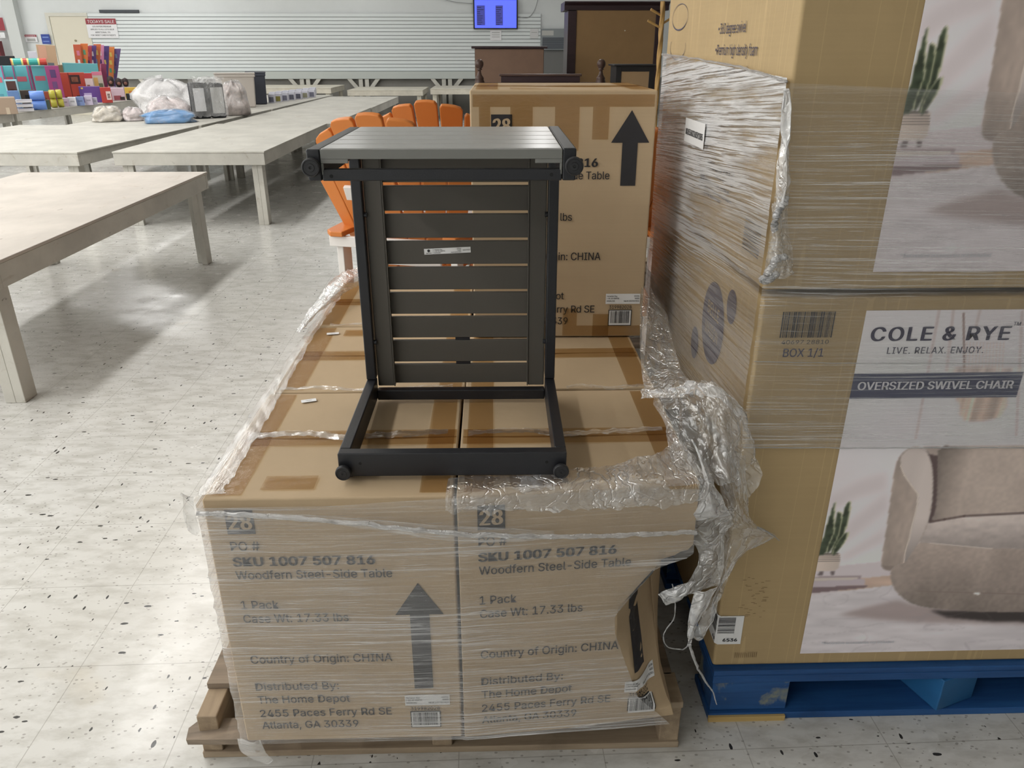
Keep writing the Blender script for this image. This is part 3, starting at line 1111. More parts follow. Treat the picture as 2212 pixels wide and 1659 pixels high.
    lay(blur(mask(Q([(300, 1320), (500, 1262), (720, 1215), (860, 1250), (2400, 1290), (2400, 1400), (900, 1375), (600, 1355)])), 12) * 0.75, (148, 132, 130))
    lay(blur(mask(Q([(960, 1288), (1300, 1290), (2400, 1290), (2400, 1372), (1400, 1368), (1080, 1340)])), 5) * 0.95, (58, 52, 52))
    vein = np.clip((np.abs(nfield(26, 10)) < 0.012).astype(float), 0, 1) * fl
    lay(blur(vein, 1) * 0.25, (150, 142, 146))
    # chair: base, seat, back, pillow, arm
    base = mask(smooth(Q([(860, 800), (960, 800), (1400, 840), (2000, 845), (2000, 1300), (1400, 1300), (1200, 1290), (1000, 1276), (850, 1252), (750, 1195), (690, 1120), (668, 1030), (690, 975), (780, 940)]), 1))
    sh = np.clip((GZ - Q([(0, 1300)])[0][1]) / 0.16, 0, 1)
    lay(base, toned((150, 137, 130), (sh - 0.5) * 0.28 + nfield(14, 30) * 0.14 + nfield(3, 3) * 0.10))
    P = Q([(870, 1150), (2000, 1182)])
    line(P[0], P[1], 0.0016, (128, 114, 108), 0.7)
    seat = mask(smooth(Q([(900, 680), (960, 650), (1100, 625), (1300, 606), (1640, 592), (2000, 590), (2000, 848), (1400, 846), (1150, 826), (960, 806), (860, 800)]), 1))
    sg = np.clip((GZ - Q([(0, 850)])[0][1]) / 0.08, 0, 1)
    lay(seat, toned((186, 174, 170), (sg - 0.5) * 0.30 + nfield(10, 4) * 0.10 + nfield(3, 3) * 0.05))
    P = Q([(960, 806), (1400, 846)])
    line(P[0], P[1], 0.0014, (200, 190, 184), 0.8)
    lay(mask(Q([(930, 140), (1020, 175), (1020, 640), (930, 665), (960, 500)])), (92, 78, 78))
    lay(mask(Q([(900, 112), (1030, 112), (1030, 180), (950, 170)])), (168, 154, 148))
    pil = mask(smooth(Q([(1012, 108), (1200, 112), (2000, 105), (2000, 596), (1640, 586), (1200, 610), (1060, 636), (958, 655), (990, 590), (1006, 480), (1010, 250)]), 1))
    pg = np.clip((GX - Q([(1010, 300)])[0][0]) / 0.06, 0, 1)
    lay(pil, toned((172, 158, 150), (pg - 0.8) * 0.35 + nfield(22, 22) * 0.12 + nfield(3, 3) * 0.07))
    P = Q([(958, 655), (1060, 636), (1200, 612), (1640, 590)])
    for a, c in zip(P, P[1:]):
        line(a, c, 0.003, (96, 80, 78), 0.8)
    arm = mask(smooth(Q([(825, 118), (880, 116), (925, 145), (952, 190), (972, 260), (980, 360), (974, 480), (962, 580), (938, 680), (885, 790), (830, 872), (795, 930), (765, 952), (705, 970), (675, 1004), (630, 992), (603, 968), (618, 860), (640, 730), (660, 590), (680, 430), (700, 300), (715, 230), (742, 175), (780, 140)]), 2))
    lay(arm, toned((160, 146, 138), nfield(10, 30) * 0.18 + nfield(3, 6) * 0.10))
    inner = mask(smooth(Q([(825, 122), (880, 118), (925, 147), (952, 190), (970, 260), (977, 360), (972, 480), (958, 580), (934, 680), (880, 790), (828, 870), (795, 926), (768, 945), (780, 860), (806, 780), (830, 670), (862, 560), (872, 455), (820, 390), (772, 320), (744, 250), (746, 185), (782, 146)]), 1))
    lay(inner, toned((196, 184, 180), nfield(12, 40) * 0.12 - np.clip((Q([(0, 640)])[0][1] - GZ) / 0.10, 0, 1) * 0.25))
    P = Q([(744, 250), (772, 320), (820, 390), (870, 455), (860, 560), (830, 670), (806, 780), (780, 860), (768, 945)])
    for a, c in zip(P, P[1:]):
        line(a, c, 0.0014, (206, 194, 186), 0.9)
    lay(mask(Q([(605, 965), (700, 968), (675, 1006), (625, 994)])) * 0.6, (128, 114, 108))
    # books, pot, plant
    lay(mask(Q([(-60, 1050), (160, 1046), (462, 1040), (456, 1078), (-60, 1095)])), (158, 142, 146))
    lay(mask(Q([(-60, 1060), (440, 1052), (440, 1072), (-60, 1082)])), (196, 186, 180))
    lay(mask(Q([(-60, 1088), (490, 1062), (490, 1108), (-60, 1136)])), (184, 172, 178))
    lay(mask(Q([(-60, 1130), (508, 1106), (508, 1122), (-60, 1184)])), (122, 104, 108))
    lay(mask(Q([(170, 1005), (195, 1005), (190, 1035), (150, 1038)])), (112, 100, 102))
    lay(mask(Q([(242, 1003), (275, 1003), (270, 1036), (248, 1036)])), (112, 100, 102))
    pot = mask(smooth(Q([(20, 885), (160, 888), (310, 878), (312, 900), (304, 1004), (160, 1010), (20, 1010)]), 1))
    lay(pot, toned((190, 176, 168), -np.abs(GX - Q([(160, 950)])[0][0]) * 2.5 + 0.1))
    for zz in (900, 912, 924, 936):
        P = Q([(20, zz + 6), (310, zz - 2)])
        line(P[0], P[1], 0.0010, (132, 118, 112), 0.8)
    lay(mask(Q([(60, 882), (305, 876), (300, 888), (60, 894)])), (92, 84, 78))
    for lf in ([(120, 860), (190, 780), (215, 680), (240, 610), (268, 530), (286, 503), (276, 570), (272, 630), (282, 690), (272, 745), (250, 790), (215, 885), (120, 890)],
               [(388, 487), (390, 545), (378, 640), (350, 720), (322, 790), (272, 870), (240, 887), (280, 770), (300, 700), (330, 610), (346, 550)],
               [(302, 562), (312, 592), (316, 574), (332, 606), (322, 690), (300, 762), (262, 832), (212, 888), (230, 810), (272, 740), (282, 650)],
               [(386, 718), (352, 792), (312, 842), (266, 889), (252, 882), (290, 800), (342, 742)]):
        P = smooth(Q(lf), 1)
        lay(mask(P), (176, 176, 146))
        cx_ = sum(p[0] for p in P) / len(P)
        P2 = [(cx_ + (p[0] - cx_) * 0.80 - 0.001, p[1] - 0.002) for p in P]
        lay(mask(P2), toned((62, 70, 56), nfield(8, 4) * 0.5))
    lay(mask(Q([(1268, 1160), (1300, 1158), (1318, 1168), (1300, 1176), (1270, 1170)])), (236, 232, 232))
    # navy title band
    zb_, zt_ = q2([(70, 1168)])[0][1], q2([(110, 862)])[0][1]
    xe_ = q2([(2120, 1000)])[0][0]
    lay(mask([(-0.01, zb_), (xe_, zb_), (xe_, zt_), (-0.01, zt_)], 0), (52, 56, 84))
    img[:] = np.clip(img * 1.2, 0, 249)
    s = img / 255.0
    lc = np.where(s <= 0.04045, s / 12.92, ((s + 0.055) / 1.055) ** 2.4)
    me = bpy.data.meshes.new('printed_picture')
    V = np.stack([GX, np.zeros_like(GX), GZ], -1).reshape(-1, 3)
    a = (np.arange(nz - 1)[:, None] * nx + np.arange(nx - 1)[None, :]).ravel()
    F = np.stack([a, a + 1, a + nx + 1, a + nx], -1)
    me.vertices.add(len(V))
    me.vertices.foreach_set('co', V.ravel())
    me.loops.add(len(F) * 4)
    me.loops.foreach_set('vertex_index', F.ravel())
    me.polygons.add(len(F))
    me.polygons.foreach_set('loop_start', np.arange(len(F)) * 4)
    me.update(calc_edges=True)
    ca = me.color_attributes.new('Col', 'FLOAT_COLOR', 'POINT')
    rgba = np.ones((len(V), 4), dtype=np.float32)
    rgba[:, :3] = lc.reshape(-1, 3)
    ca.data.foreach_set('color', rgba.ravel())
    me.materials.append(m_vcol('printed_photo'))
    return me


PIC = make_picture()
WHT = mat('white_print', (232, 230, 236), 0.5)


def chair_carton(label, loc, side):
    t = thing('cardboard_box', label, 'box', loc, 0, 'big swivel chair cartons')
    body_mesh(BW, BD, BH, 14, None, loc[2] * 5, 0.004).build('carton_body', CARD2, t, bevel=0.007)
    MB().box(0.0, BW, BD / 2 - 0.0015, BD / 2 + 0.0015, BH - 0.004, BH + 0.0008).build('flap_seam', FLAP, t)
    px = PX0 - 0.466
    pz = PZ0 - 0.14
    po = bpy.data.objects.new('printed_picture', PIC)
    COL.objects.link(po)
    po.parent = t
    po.location = (px, -0.0012, pz)
    e = -0.0019
    K2 = 392 / 2168.0

    def q(a, c):
        p = aty(1820 + a * K2, 650 + c * K2, 1.258)
        return p.x - 0.466, p.z - 0.14
    b = MB()
    x0, z0 = q(325, 478)
    x1, z1 = q(1965, 465)
    sx, sz_ = X, Z
    zt = q(325, 315)[1]
    b.text('COLE & RYE', (x0, e, z0), X, Z, zt - z0, x1 - x0, 0, 0.028, None, 'LEFT', 1.12)
    x0, z0 = q(520, 632)
    x1, _ = q(1665, 625)
    b.text('LIVE. RELAX. ENJOY.', (x0, e, z0), X, Z, 0.0125, x1 - x0, 0, 0.012, None, 'LEFT', 1.12)
    x0, z0 = q(2030, 295)
    b.text('TM', (x0, e, z0), X, Z, 0.007, 0.013, 0, 0.01)
    b.build('printed_title', INKN, t, label='navy printed brand lettering')
    b = MB()
    x0, z0 = q(170, 1062)
    x1, _ = q(2015, 1045)
    zt = q(170, 968)[1]
    b.text('OVERSIZED SWIVEL CHAIR', (x0, e, z0), X, Z, zt - z0, x1 - x0, 0, 0.02)
    p0, p1 = aty(1773, 1390, 1.258), aty(1928, 1390, 1.258)
    b.text('*Decorative accessories not included', (p0.x - 0.466, e, p0.z - 0.141), X, Z, 0.0066, p1.x - p0.x, 0, 0.02)
    b.build('printed_caption', WHT, t, label='white printed lettering')
    # barcode and count on the plain strip at the left
    b = MB()
    rnd = random.Random(9)
    p0, p1 = aty(1683, 730, 1.258), aty(1797, 730, 1.258)
    zt = aty(1690, 674, 1.258).z - 0.14
    x, xe = p0.x - 0.466, p1.x - 0.466
    zb = p0.z - 0.14
    while x < xe:
        w = rnd.choice((0.0008, 0.0008, 0.0016, 0.0024))
        b.quad((x, -0.0013, zb), X, Z, w, zt - zb, 0)
        x += w + rnd.choice((0.0007, 0.0012, 0.0018))
    b.text('40697 28810', (p0.x - 0.461, -0.0013, zb - 0.012), X, Z, 0.0075, xe - p0.x + 0.456, 0, 0.005)
    b.build('barcode', INK, t, label='black printed barcode')
    b = MB()
    p0, p1 = aty(1690, 771, 1.258), aty(1777, 768, 1.258)
    b.text('BOX 1/1', (p0.x - 0.466, -0.0013, p0.z - 0.14), X, Z, 0.0155, p1.x - p0.x, 0, 0.016)
    b.build('printed_count', INKN, t)
    # long edge: x = 0 face, text runs towards the viewer
    U = -Y
    e = -0.0012
    if side == 'lower':
        b = MB()
        for cy, cz, ry, rz_ in ((0.266, 0.690, 0.080, 0.088), (0.155, 0.762, 0.030, 0.034), (0.387, 0.602, 0.030, 0.038)):
            n = 48
            b.add([(e, cy + ry * math.cos(2 * math.pi * k / n), cz + rz_ * math.sin(2 * math.pi * k / n)) for k in range(n)], [tuple(range(n))], 0)
        for s, cz, h, w in (('BELLE', 0.703, 0.028, 0.085), ('MAISON', 0.657, 0.028, 0.095)):
            b.text(s, (e - 0.0006, 0.266, cz), U, Z, h, w, 1, 0.0, None, 'CENTER')
        b.build('printed_logo', [INKN, CARD2], t, label='three navy printed ovals')
    else:
        b = MB()
        for s_, yy, zz, w in (('Our chair', 0.435, 0.50, 0.10), ('360 degree swivel', 0.428, 0.437, 0.172), ('Premium high density foam', 0.436, 0.398, 0.258), ('Removable swivel', 0.412, 0.361, 0.192)):
            MB().text(s_, (e, yy, zz - 0.026), U, Z, 0.019, w, 0, 0.008).quad((e, yy + 0.012, zz - 0.019), U, Z, 0.005, 0.005).build('printed_line', INKN, t)
        b = MB()
        for cz, r_ in ((0.455, 0.030), (0.388, 0.030)):
            n = 40
            for k in range(n):
                a0, a1 = 2 * math.pi * k / n, 2 * math.pi * (k + 1) / n
                if cz < 0.40 and math.sin(a0) > 0.35:
                    continue
                w0 = 0.0015 + 0.0018 * max(0, -math.sin(a0))
                cyc = 0.80
                b.add([(e, cyc + 2.8 * r_ * math.cos(a0), cz + r_ * math.sin(a0)), (e, cyc + 2.8 * r_ * math.cos(a1), cz + r_ * math.sin(a1)),
                       (e, cyc + (2.8 * r_ - w0) * math.cos(a1), cz + (r_ - w0) * math.sin(a1)), (e, cyc + (2.8 * r_ - w0) * math.cos(a0), cz + (r_ - w0) * math.sin(a0))], [(0, 1, 2, 3)])
        b.build('printed_diagram', INKN, t, label='navy line drawing of two rings')
        b = MB()
        for k in range(11):
            b.quad((e, 0.132, 0.045 + k * 0.0052), U, Z, 0.092, 0.0036 if k % 3 else 0.002, 0)
        for w, z_, hh in ((0.20, 0.150, 0.014), (0.2, 0.138, 0.005), (0.18, 0.120, 0.006), (0.2, 0.106, 0.005), (0.13, 0.094, 0.006)):
            q_ = 0.0
            while q_ < w:
                d_ = 0.008 + 0.022 * ((q_ * 977 + z_ * 531) % 1.0)
                b.quad((e, 0.43 - q_, z_), U, Z, min(d_, w - q_), hh, 0)
                q_ += d_ + 0.004
        for k in range(5):
            b.quad((e, 0.475 - 0.006 * k, 0.10 + 0.012 * (k % 3)), U, Z, 0.016, 0.02, 0)
        b.build('printed_panel', INK, t, label='dark printed handling notes')
    return t


box_lo = chair_carton('big ochre carton resting directly on the blue pallet, showing the pictured armchair', (0.466, 1.258, 0.1405), 'lower')
box_hi = chair_carton('big ochre carton stacked on top of the one on the blue pallet', (0.466, 1.262, 0.1405 + BH + 0.012), 'upper')
# stickers on the big cartons
b = MB()
rows = []
for j in range(9):
    rows.append([])
    for i in range(13):
        s = -0.045 + 0.098 * i / 12
        z = 0.075 * j / 8
        rows[-1].append(Vector((max(s, 0) - 0.0, -0.0016 - min(s, 0) * 0.0, z)) if s > 0 else Vector((-0.0016, -s - 0.0, z)))
b.grid(rows)
rnd = random.Random(2)
zz = 0.030
while zz < 0.070:
    h = rnd.choice((0.0009, 0.0014, 0.0022))
    b.quad((0.0, -0.0021, zz), X, Z, 0.036, h, 1)
    b.quad((-0.0021, 0.032, zz), -Y, Z, 0.03, h, 1)
    zz += h + rnd.choice((0.0008, 0.0012, 0.0018))
b.text('6536', (0.014, -0.0021, 0.008), X, Z, 0.008, 0.03, 1, 0.03)
b.text('66', (-0.0021, 0.018, 0.008), -Y, Z, 0.008, 0.014, 1, 0.03)
b.build('shipping_label', [STICK, INK], box_lo, loc=(0.0, 0.0, 0.062), label='white shipping label folded around the corner')
# worn pencil-like print marks on the lower carton
b = MB()
rnd = random.Random(4)
for k in range(34):
    b.quad((0.035 + rnd.random() * 0.055, -0.0013, 0.235 - 0.0032 * k), X, Z, 0.004 + rnd.random() * 0.008, 0.0009, 0)
for k in range(12):
    b.quad((0.045 + k * 0.0042, -0.0013, 0.024), X, Z, 0.0012, 0.012 + rnd.random() * 0.004, 0)
b.build('scuff_print', mat('worn_print', (128, 104, 72), 0.7), box_lo)

# ------------------------------------------------------------------ stretch film
def catmull(P, n):
    """resample a list of points to n points with a Catmull-Rom curve"""
    P = [Vector(p) for p in P]
    m = len(P)
    out = []
    for k in range(n):
        t = k * (m - 1) / (n - 1)
        i = min(int(t), m - 2)
        f = t - i
        p0, p1, p2, p3 = P[max(i - 1, 0)], P[i], P[i + 1], P[min(i + 2, m - 1)]
        out.append(0.5 * ((2 * p1) + (p2 - p0) * f + (2 * p0 - 5 * p1 + 4 * p2 - p3) * f * f + (3 * p1 - p0 - 3 * p2 + p3) * f ** 3))
    return out


def film_sheet(name, parent, rows, nu, nv, m, amp=0.0, fu=8.0, fv=8.0, seed=0.0, ragged=0.0, thick=False, label=None):
    """rows: a few polylines of 3d points (top to bottom); a smooth sheet through them, creased by noise"""
    rr = [catmull(r, nu) for r in rows]
    cols = [catmull([r[i] for r in rr], nv) for i in range(nu)]
    G = [[cols[i][j] for i in range(nu)] for j in range(nv)]
    out = []
    L = sum((G[nv // 2][i + 1] - G[nv // 2][i]).length for i in range(nu - 1))
    Hh = sum((G[j + 1][nu // 2] - G[j][nu // 2]).length for j in range(nv - 1))
    uvs = []
    for j in range(nv):
        row = []
        for i in range(nu):
            du = G[j][min(i + 1, nu - 1)] - G[j][max(i - 1, 0)]
            dv = G[min(j + 1, nv - 1)][i] - G[max(j - 1, 0)][i]
            n = du.cross(dv)
            n = n.normalized() if n.length > 1e-9 else Vector((0, -1, 0))
            u, v = L * i / (nu - 1), Hh * j / (nv - 1)
            a = fbm(u * fu + seed, v * fv, seed * 2.3, 4)
            r2 = 1 - abs(fbm(u * fu * 1.7 + seed, v * fv * 0.6, 9 + seed, 3)) * 2
            p = G[j][i] + n * amp * (a + 0.5 * r2)
            if ragged and (j == nv - 1 or j == 0):
                p = p + dv.normalized() * ragged * fbm(u * 30 + seed, 0, 4, 3) if dv.length > 1e-9 else p
            row.append(p)
            uvs.append((u, v))
        out.append(row)
    b = MB()
    b.grid(out)
    return b.build(name, m, parent, smooth=True, uvs=uvs, label=label)


def film_strand(name, parent, pts, r, m, n=60, seed=0.0, label=None, wob=0.4):
    P = catmull(pts, n)
    rs = []
    for k in range(n):
        f = r if not isinstance(r, (list, tuple)) else r[0] + (r[-1] - r[0]) * k / (n - 1)
        rs.append(f * (1 + wob * fbm(k * 0.35 + seed, 0, 1, 3)))
        P[k] = P[k] + Vector((fbm(k * 0.2 + seed, 1, 0, 2), fbm(k * 0.2 + seed, 5, 0, 2), fbm(k * 0.2 + seed, 9, 0, 2))) * f * 0.8
    b = MB().tube(P, rs, 7)
    uvs = [(k * 0.01, q * 0.01) for k in range(n) for q in range(7)]
    return b.build(name, m, parent, smooth=True, uvs=uvs, label=label)


FILM_F = m_film('film_front', 2.2, 230, 0.0, base=0.05, streak=0.78, broad=0.36, gloss=0.05, seed=0.3, hi=(0.50, 0.66))
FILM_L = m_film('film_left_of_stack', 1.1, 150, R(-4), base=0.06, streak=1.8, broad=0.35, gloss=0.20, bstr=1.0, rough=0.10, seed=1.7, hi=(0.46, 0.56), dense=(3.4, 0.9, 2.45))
FILM_S = m_film('film_stack_front', 1.6, 240, R(0.6), base=0.04, streak=0.8, broad=0.16, gloss=0.05, seed=4.1, hi=(0.51, 0.66))
FILM_C = m_film('film_crumpled', base=0.08, streak=0.55, broad=0.30, gloss=0.12, rough=0.16, bstr=1.0, crumple=True, seed=2.2)
FILM_W = m_film('film_bunched', base=0.32, streak=0.5, broad=0.5, gloss=0.12, rough=0.18, bstr=1.0, crumple=True, seed=5.2)
FILM_E = m_film('film_top_edge', base=0.10, streak=0.6, broad=0.25, gloss=0.14, rough=0.12, bstr=1.0, crumple=True, seed=3.3)
FILM_T = m_film('film_on_lid', 3.0, 90, 0.0, base=0.04, streak=0.55, broad=0.10, gloss=0.09, rough=0.1, bstr=1.0, seed=7.7, hi=(0.56, 0.70))

fw = thing('stretch_wrap', 'clear stretch film wound around the lower tan cartons with torn ends hanging at right', 'plastic film', (-0.07, 1.10, 0.0))


def L_(p):
    return Vector(p) - Vector((-0.07, 1.10, 0.0))


def front_pt(x, z):
    """a point just in front of the carton fronts; the right carton is turned a little"""
    y = 1.088 if x < -0.064 else 1.086 + (x + 0.064) * math.tan(R(4.2))
    return L_((x, y, z))


# front sheet, wrapped round the left corner; over the crushed corner it stops at the crease
nu, nv = 120, 56
rows, uvs = [], []
for j in range(nv):
    row = []
    for i in range(nu):
        s = i / (nu - 1)
        v = j / (nv - 1)
        zt = 0.668 if s < 0.5 else 0.668 + 0.012 * min(1, (s - 0.5) * 6)
        zb = 0.132
        z = zb + (zt - zb) * v
        xe = 0.352
        lz = z - PZ
        if lz < 0.41:
            xe = min(0.352, -0.064 + xcrease(max(0, lz)) * math.cos(R(4.2)) - 0.006)
        u = -0.42 + s * (xe + 0.49 + 0.42)
        if u < 0:
            p = L_((-0.497, 1.09 - u, z))
        else:
            x = -0.497 + u * (xe + 0.497) / (xe + 0.49)
            p = front_pt(x, z)
            p.y -= 0.002 * abs(fbm(x * 3, z * 22, 0.4, 3)) + 0.0015 * fbm(x * 10, z * 60, 0.9, 2)
        row.append(p)
        uvs.append((u, z))
    rows.append(row)
b = MB()
b.grid(rows)
b.build('film_sheet', FILM_F, fw, smooth=True, uvs=uvs)
# twisted band across the fronts
film_strand('twisted_band', fw, [L_(p) for p in ((-0.492, 1.082, 0.662), (-0.36, 1.078, 0.655), (-0.2, 1.077, 0.636), (-0.064, 1.077, 0.617), (0.08, 1.084, 0.604), (0.22, 1.094, 0.597), (0.352, 1.112, 0.59))], 0.0042, FILM_W, 120, 3.0, 'white twisted band of film across both fronts')
film_sheet('pulled_fold', fw, [[L_(p) for p in ((-0.492, 1.083, 0.662), (-0.3, 1.080, 0.655), (-0.064, 1.079, 0.63), (0.1, 1.088, 0.612))],
                               [L_(p) for p in ((-0.49, 1.083, 0.658), (-0.3, 1.080, 0.642), (-0.064, 1.080, 0.598), (0.1, 1.088, 0.594))]], 60, 10, FILM_F, 0.003, 6, 30, 2.0)
# film folded over the top edge at the right
film_sheet('folded_edge', fw, [[L_(p) for p in ((-0.08, 1.145, TOPZ + 0.006), (0.03, 1.165, TOPZ + 0.007), (0.15, 1.175, TOPZ + 0.007), (0.27, 1.21, TOPZ + 0.008), (0.352, 1.27, TOPZ + 0.01))],
                               [L_(p) for p in ((-0.082, 1.098, TOPZ + 0.007), (0.03, 1.105, TOPZ + 0.008), (0.15, 1.112, TOPZ + 0.009), (0.27, 1.122, TOPZ + 0.009), (0.362, 1.135, TOPZ + 0.01))],
                               [L_(p) for p in ((-0.082, 1.083, TOPZ - 0.02), (0.03, 1.088, TOPZ - 0.025), (0.15, 1.096, TOPZ - 0.03), (0.27, 1.104, TOPZ - 0.03), (0.366, 1.116, TOPZ - 0.03))]], 90, 26, FILM_E, 0.0035, 14, 30, 4.0, 0.012)
# film over the left edges of the lids
film_sheet('folded_edge', fw, [[L_(p) for p in ((-0.500, 1.10, TOPZ - 0.03), (-0.500, 1.5, TOPZ - 0.03), (-0.497, 1.9, TOPZ - 0.03), (-0.492, 2.3, TOPZ - 0.03))],
                               [L_(p) for p in ((-0.496, 1.10, TOPZ + 0.005), (-0.496, 1.5, TOPZ + 0.006), (-0.49, 1.9, TOPZ + 0.007), (-0.482, 2.3, TOPZ + 0.01))],
                               [L_(p) for p in ((-0.455, 1.105, TOPZ + 0.005), (-0.455, 1.42, TOPZ + 0.006), (-0.462, 1.9, TOPZ + 0.008), (-0.45, 2.3, TOPZ + 0.01))]], 100, 16, FILM_T, 0.0025, 20, 30, 6.0, 0.01)
# creased ridges of film lying across the lids
for (ya, xa, xb, wd_) in ((1.318, -0.47, -0.09, 0.02), (1.538, -0.475, -0.09, 0.010), (1.966, -0.44, -0.12, 0.012), (1.32, -0.05, 0.33, 0.016), (1.535, 0.16, 0.34, 0.010)):
    film_sheet('lid_fold', fw, [[L_((xa + (xb - xa) * k / 4, ya + 0.01 * math.sin(k * 2.1) + wd_ * h, TOPZ + 0.005 + 0.002 * h)) for k in range(5)] for h in (0.5, 0, -0.5)], 70, 9, FILM_T, 0.003, 22, 60, ya * 7, 0.006)
# small flag of film at the front left corner and a tail at the foot
film_sheet('loose_flap', fw, [[L_(p) for p in ((-0.500, 1.10, 0.684), (-0.508, 1.095, 0.69), (-0.516, 1.09, 0.70))], [L_(p) for p in ((-0.498, 1.09, 0.66), (-0.508, 1.085, 0.668), (-0.514, 1.08, 0.675))], [L_(p) for p in ((-0.495, 1.09, 0.62), (-0.503, 1.085, 0.62), (-0.512, 1.082, 0.632))]], 16, 16, FILM_C, 0.008, 16, 16, 1.0, 0.01)
film_sheet('loose_flap', fw, [[L_(p) for p in ((-0.499, 1.086, 0.150), (-0.475, 1.083, 0.146), (-0.455, 1.083, 0.142))], [L_(p) for p in ((-0.498, 1.09, 0.11), (-0.47, 1.088, 0.104), (-0.452, 1.088, 0.106))], [L_(p) for p in ((-0.482, 1.11, 0.065), (-0.46, 1.105, 0.06), (-0.445, 1.105, 0.066))]], 14, 24, FILM_T, 0.004, 12, 12, 2.0, 0.01)
# bunched edge running along the back left of the lids
film_sheet('bunched_edge', fw, [[L_(aty(px, py, Y_)) for px, py, Y_ in ((640, 716, 1.90), (672, 660, 2.05), (712, 610, 2.22), (752, 582, 2.36), (800, 570, 2.42))],
                                [L_(aty(px, py, Y_)) for px, py, Y_ in ((648, 716, 1.87), (690, 664, 2.00), (735, 622, 2.15), (770, 600, 2.28), (800, 590, 2.34))],
                                [L_(aty(px, py, Y_)) for px, py, Y_ in ((655, 712, 1.90), (698, 668, 2.02), (745, 632, 2.17), (775, 618, 2.30), (800, 612, 2.36))]], 60, 22, FILM_W, 0.006, 14, 26, 8.0, 0.008, label='milky bunched edge of film')
# hanging tail at the right: (pixel, pixel, depth) corners of each torn panel
def tail(name, grid, nu, nv, m, amp, f=(10, 10), seed=0.0, ragged=0.0, label=None):
    film_sheet(name, fw, [[L_(aty(*q)) for q in r] for r in grid], nu, nv, m, amp, f[0], f[1], seed, ragged, label=label)


tail('upper_strip', [[(1390, 560, 2.0), (1412, 590, 1.98), (1436, 640, 1.95)], [(1384, 640, 1.82), (1412, 650, 1.80), (1442, 668, 1.78)], [(1382, 740, 1.60), (1420, 745, 1.58), (1458, 750, 1.56)],
                     [(1386, 800, 1.48), (1430, 806, 1.46), (1476, 808, 1.44)], [(1392, 850, 1.40), (1450, 846, 1.36), (1500, 838, 1.34)]], 26, 46, FILM_C, 0.010, (16, 8), 1.0, 0.008)
tail('pinched_band', [[(1384, 842, 1.40), (1440, 838, 1.33), (1500, 824, 1.28), (1560, 838, 1.25), (1606, 880, 1.235)], [(1388, 862, 1.38), (1440, 858, 1.31), (1500, 852, 1.26), (1556, 862, 1.235), (1600, 900, 1.228)]], 60, 10, FILM_W, 0.006, (14, 40), 2.0, 0.006)
tail('dome_panel', [[(1408, 850, 1.38), (1450, 842, 1.32), (1510, 822, 1.26), (1566, 836, 1.235), (1612, 895, 1.22)],
                    [(1428, 900, 1.30), (1470, 905, 1.255), (1530, 880, 1.215), (1590, 890, 1.20), (1632, 960, 1.215)],
                    [(1444, 960, 1.22), (1490, 970, 1.20), (1546, 962, 1.185), (1600, 965, 1.185), (1642, 1010, 1.21)],
                    [(1456, 1000, 1.17), (1506, 1020, 1.165), (1556, 1040, 1.165), (1602, 1050, 1.175), (1622, 1075, 1.205)]], 60, 60, FILM_C, 0.020, (13, 13), 3.0, 0.012)
tail('right_panel', [[(1545, 960, 1.20), (1580, 965, 1.195), (1612, 990, 1.205)], [(1556, 1050, 1.185), (1592, 1060, 1.185), (1624, 1080, 1.21)], [(1560, 1120, 1.18), (1600, 1122, 1.185), (1632, 1128, 1.21)],
                     [(1556, 1180, 1.175), (1600, 1165, 1.185), (1680, 1162, 1.222)], [(1548, 1262, 1.17), (1570, 1240, 1.18), (1600, 1196, 1.205)], [(1536, 1336, 1.165), (1550, 1300, 1.17), (1562, 1262, 1.18)]], 30, 70, FILM_C, 0.010, (13, 10), 4.0, 0.012)
tail('rope_twist', [[(1488, 950, 1.15), (1497, 952, 1.145), (1508, 958, 1.15)], [(1503, 985, 1.14), (1512, 986, 1.13), (1522, 988, 1.14)], [(1516, 1022, 1.132), (1526, 1024, 1.122), (1537, 1026, 1.13)], [(1526, 1045, 1.13), (1532, 1045, 1.12), (1540, 1046, 1.128)]], 14, 40, FILM_W, 0.006, (60, 12), 5.0)
tail('white_fan', [[(1524, 1036, 1.128), (1532, 1036, 1.12), (1540, 1036, 1.128)], [(1506, 1084, 1.13), (1536, 1084, 1.118), (1562, 1082, 1.13)], [(1493, 1124, 1.13), (1540, 1122, 1.12), (1583, 1116, 1.135)]], 36, 24, FILM_W, 0.005, (14, 40), 6.0, 0.003, label='white stretched fan of film')
tail('middle_panel', [[(1494, 1122, 1.134), (1540, 1120, 1.126), (1584, 1114, 1.14)], [(1488, 1160, 1.138), (1540, 1160, 1.132), (1586, 1136, 1.142)], [(1510, 1200, 1.135), (1545, 1190, 1.132), (1560, 1170, 1.14)], [(1496, 1240, 1.135), (1530, 1236, 1.13), (1560, 1230, 1.14)], [(1466, 1290, 1.135), (1510, 1284, 1.13), (1556, 1270, 1.14)]], 40, 60, FILM_C, 0.012, (14, 12), 7.0, 0.02)
tail('torn_shred', [[(1470, 1262, 1.13), (1490, 1258, 1.125), (1506, 1256, 1.13)], [(1438, 1276, 1.128), (1456, 1290, 1.124), (1470, 1300, 1.128)], [(1422, 1284, 1.126), (1432, 1296, 1.122), (1440, 1308, 1.126)]], 16, 24, FILM_W, 0.008, (26, 20), 8.0, 0.012)
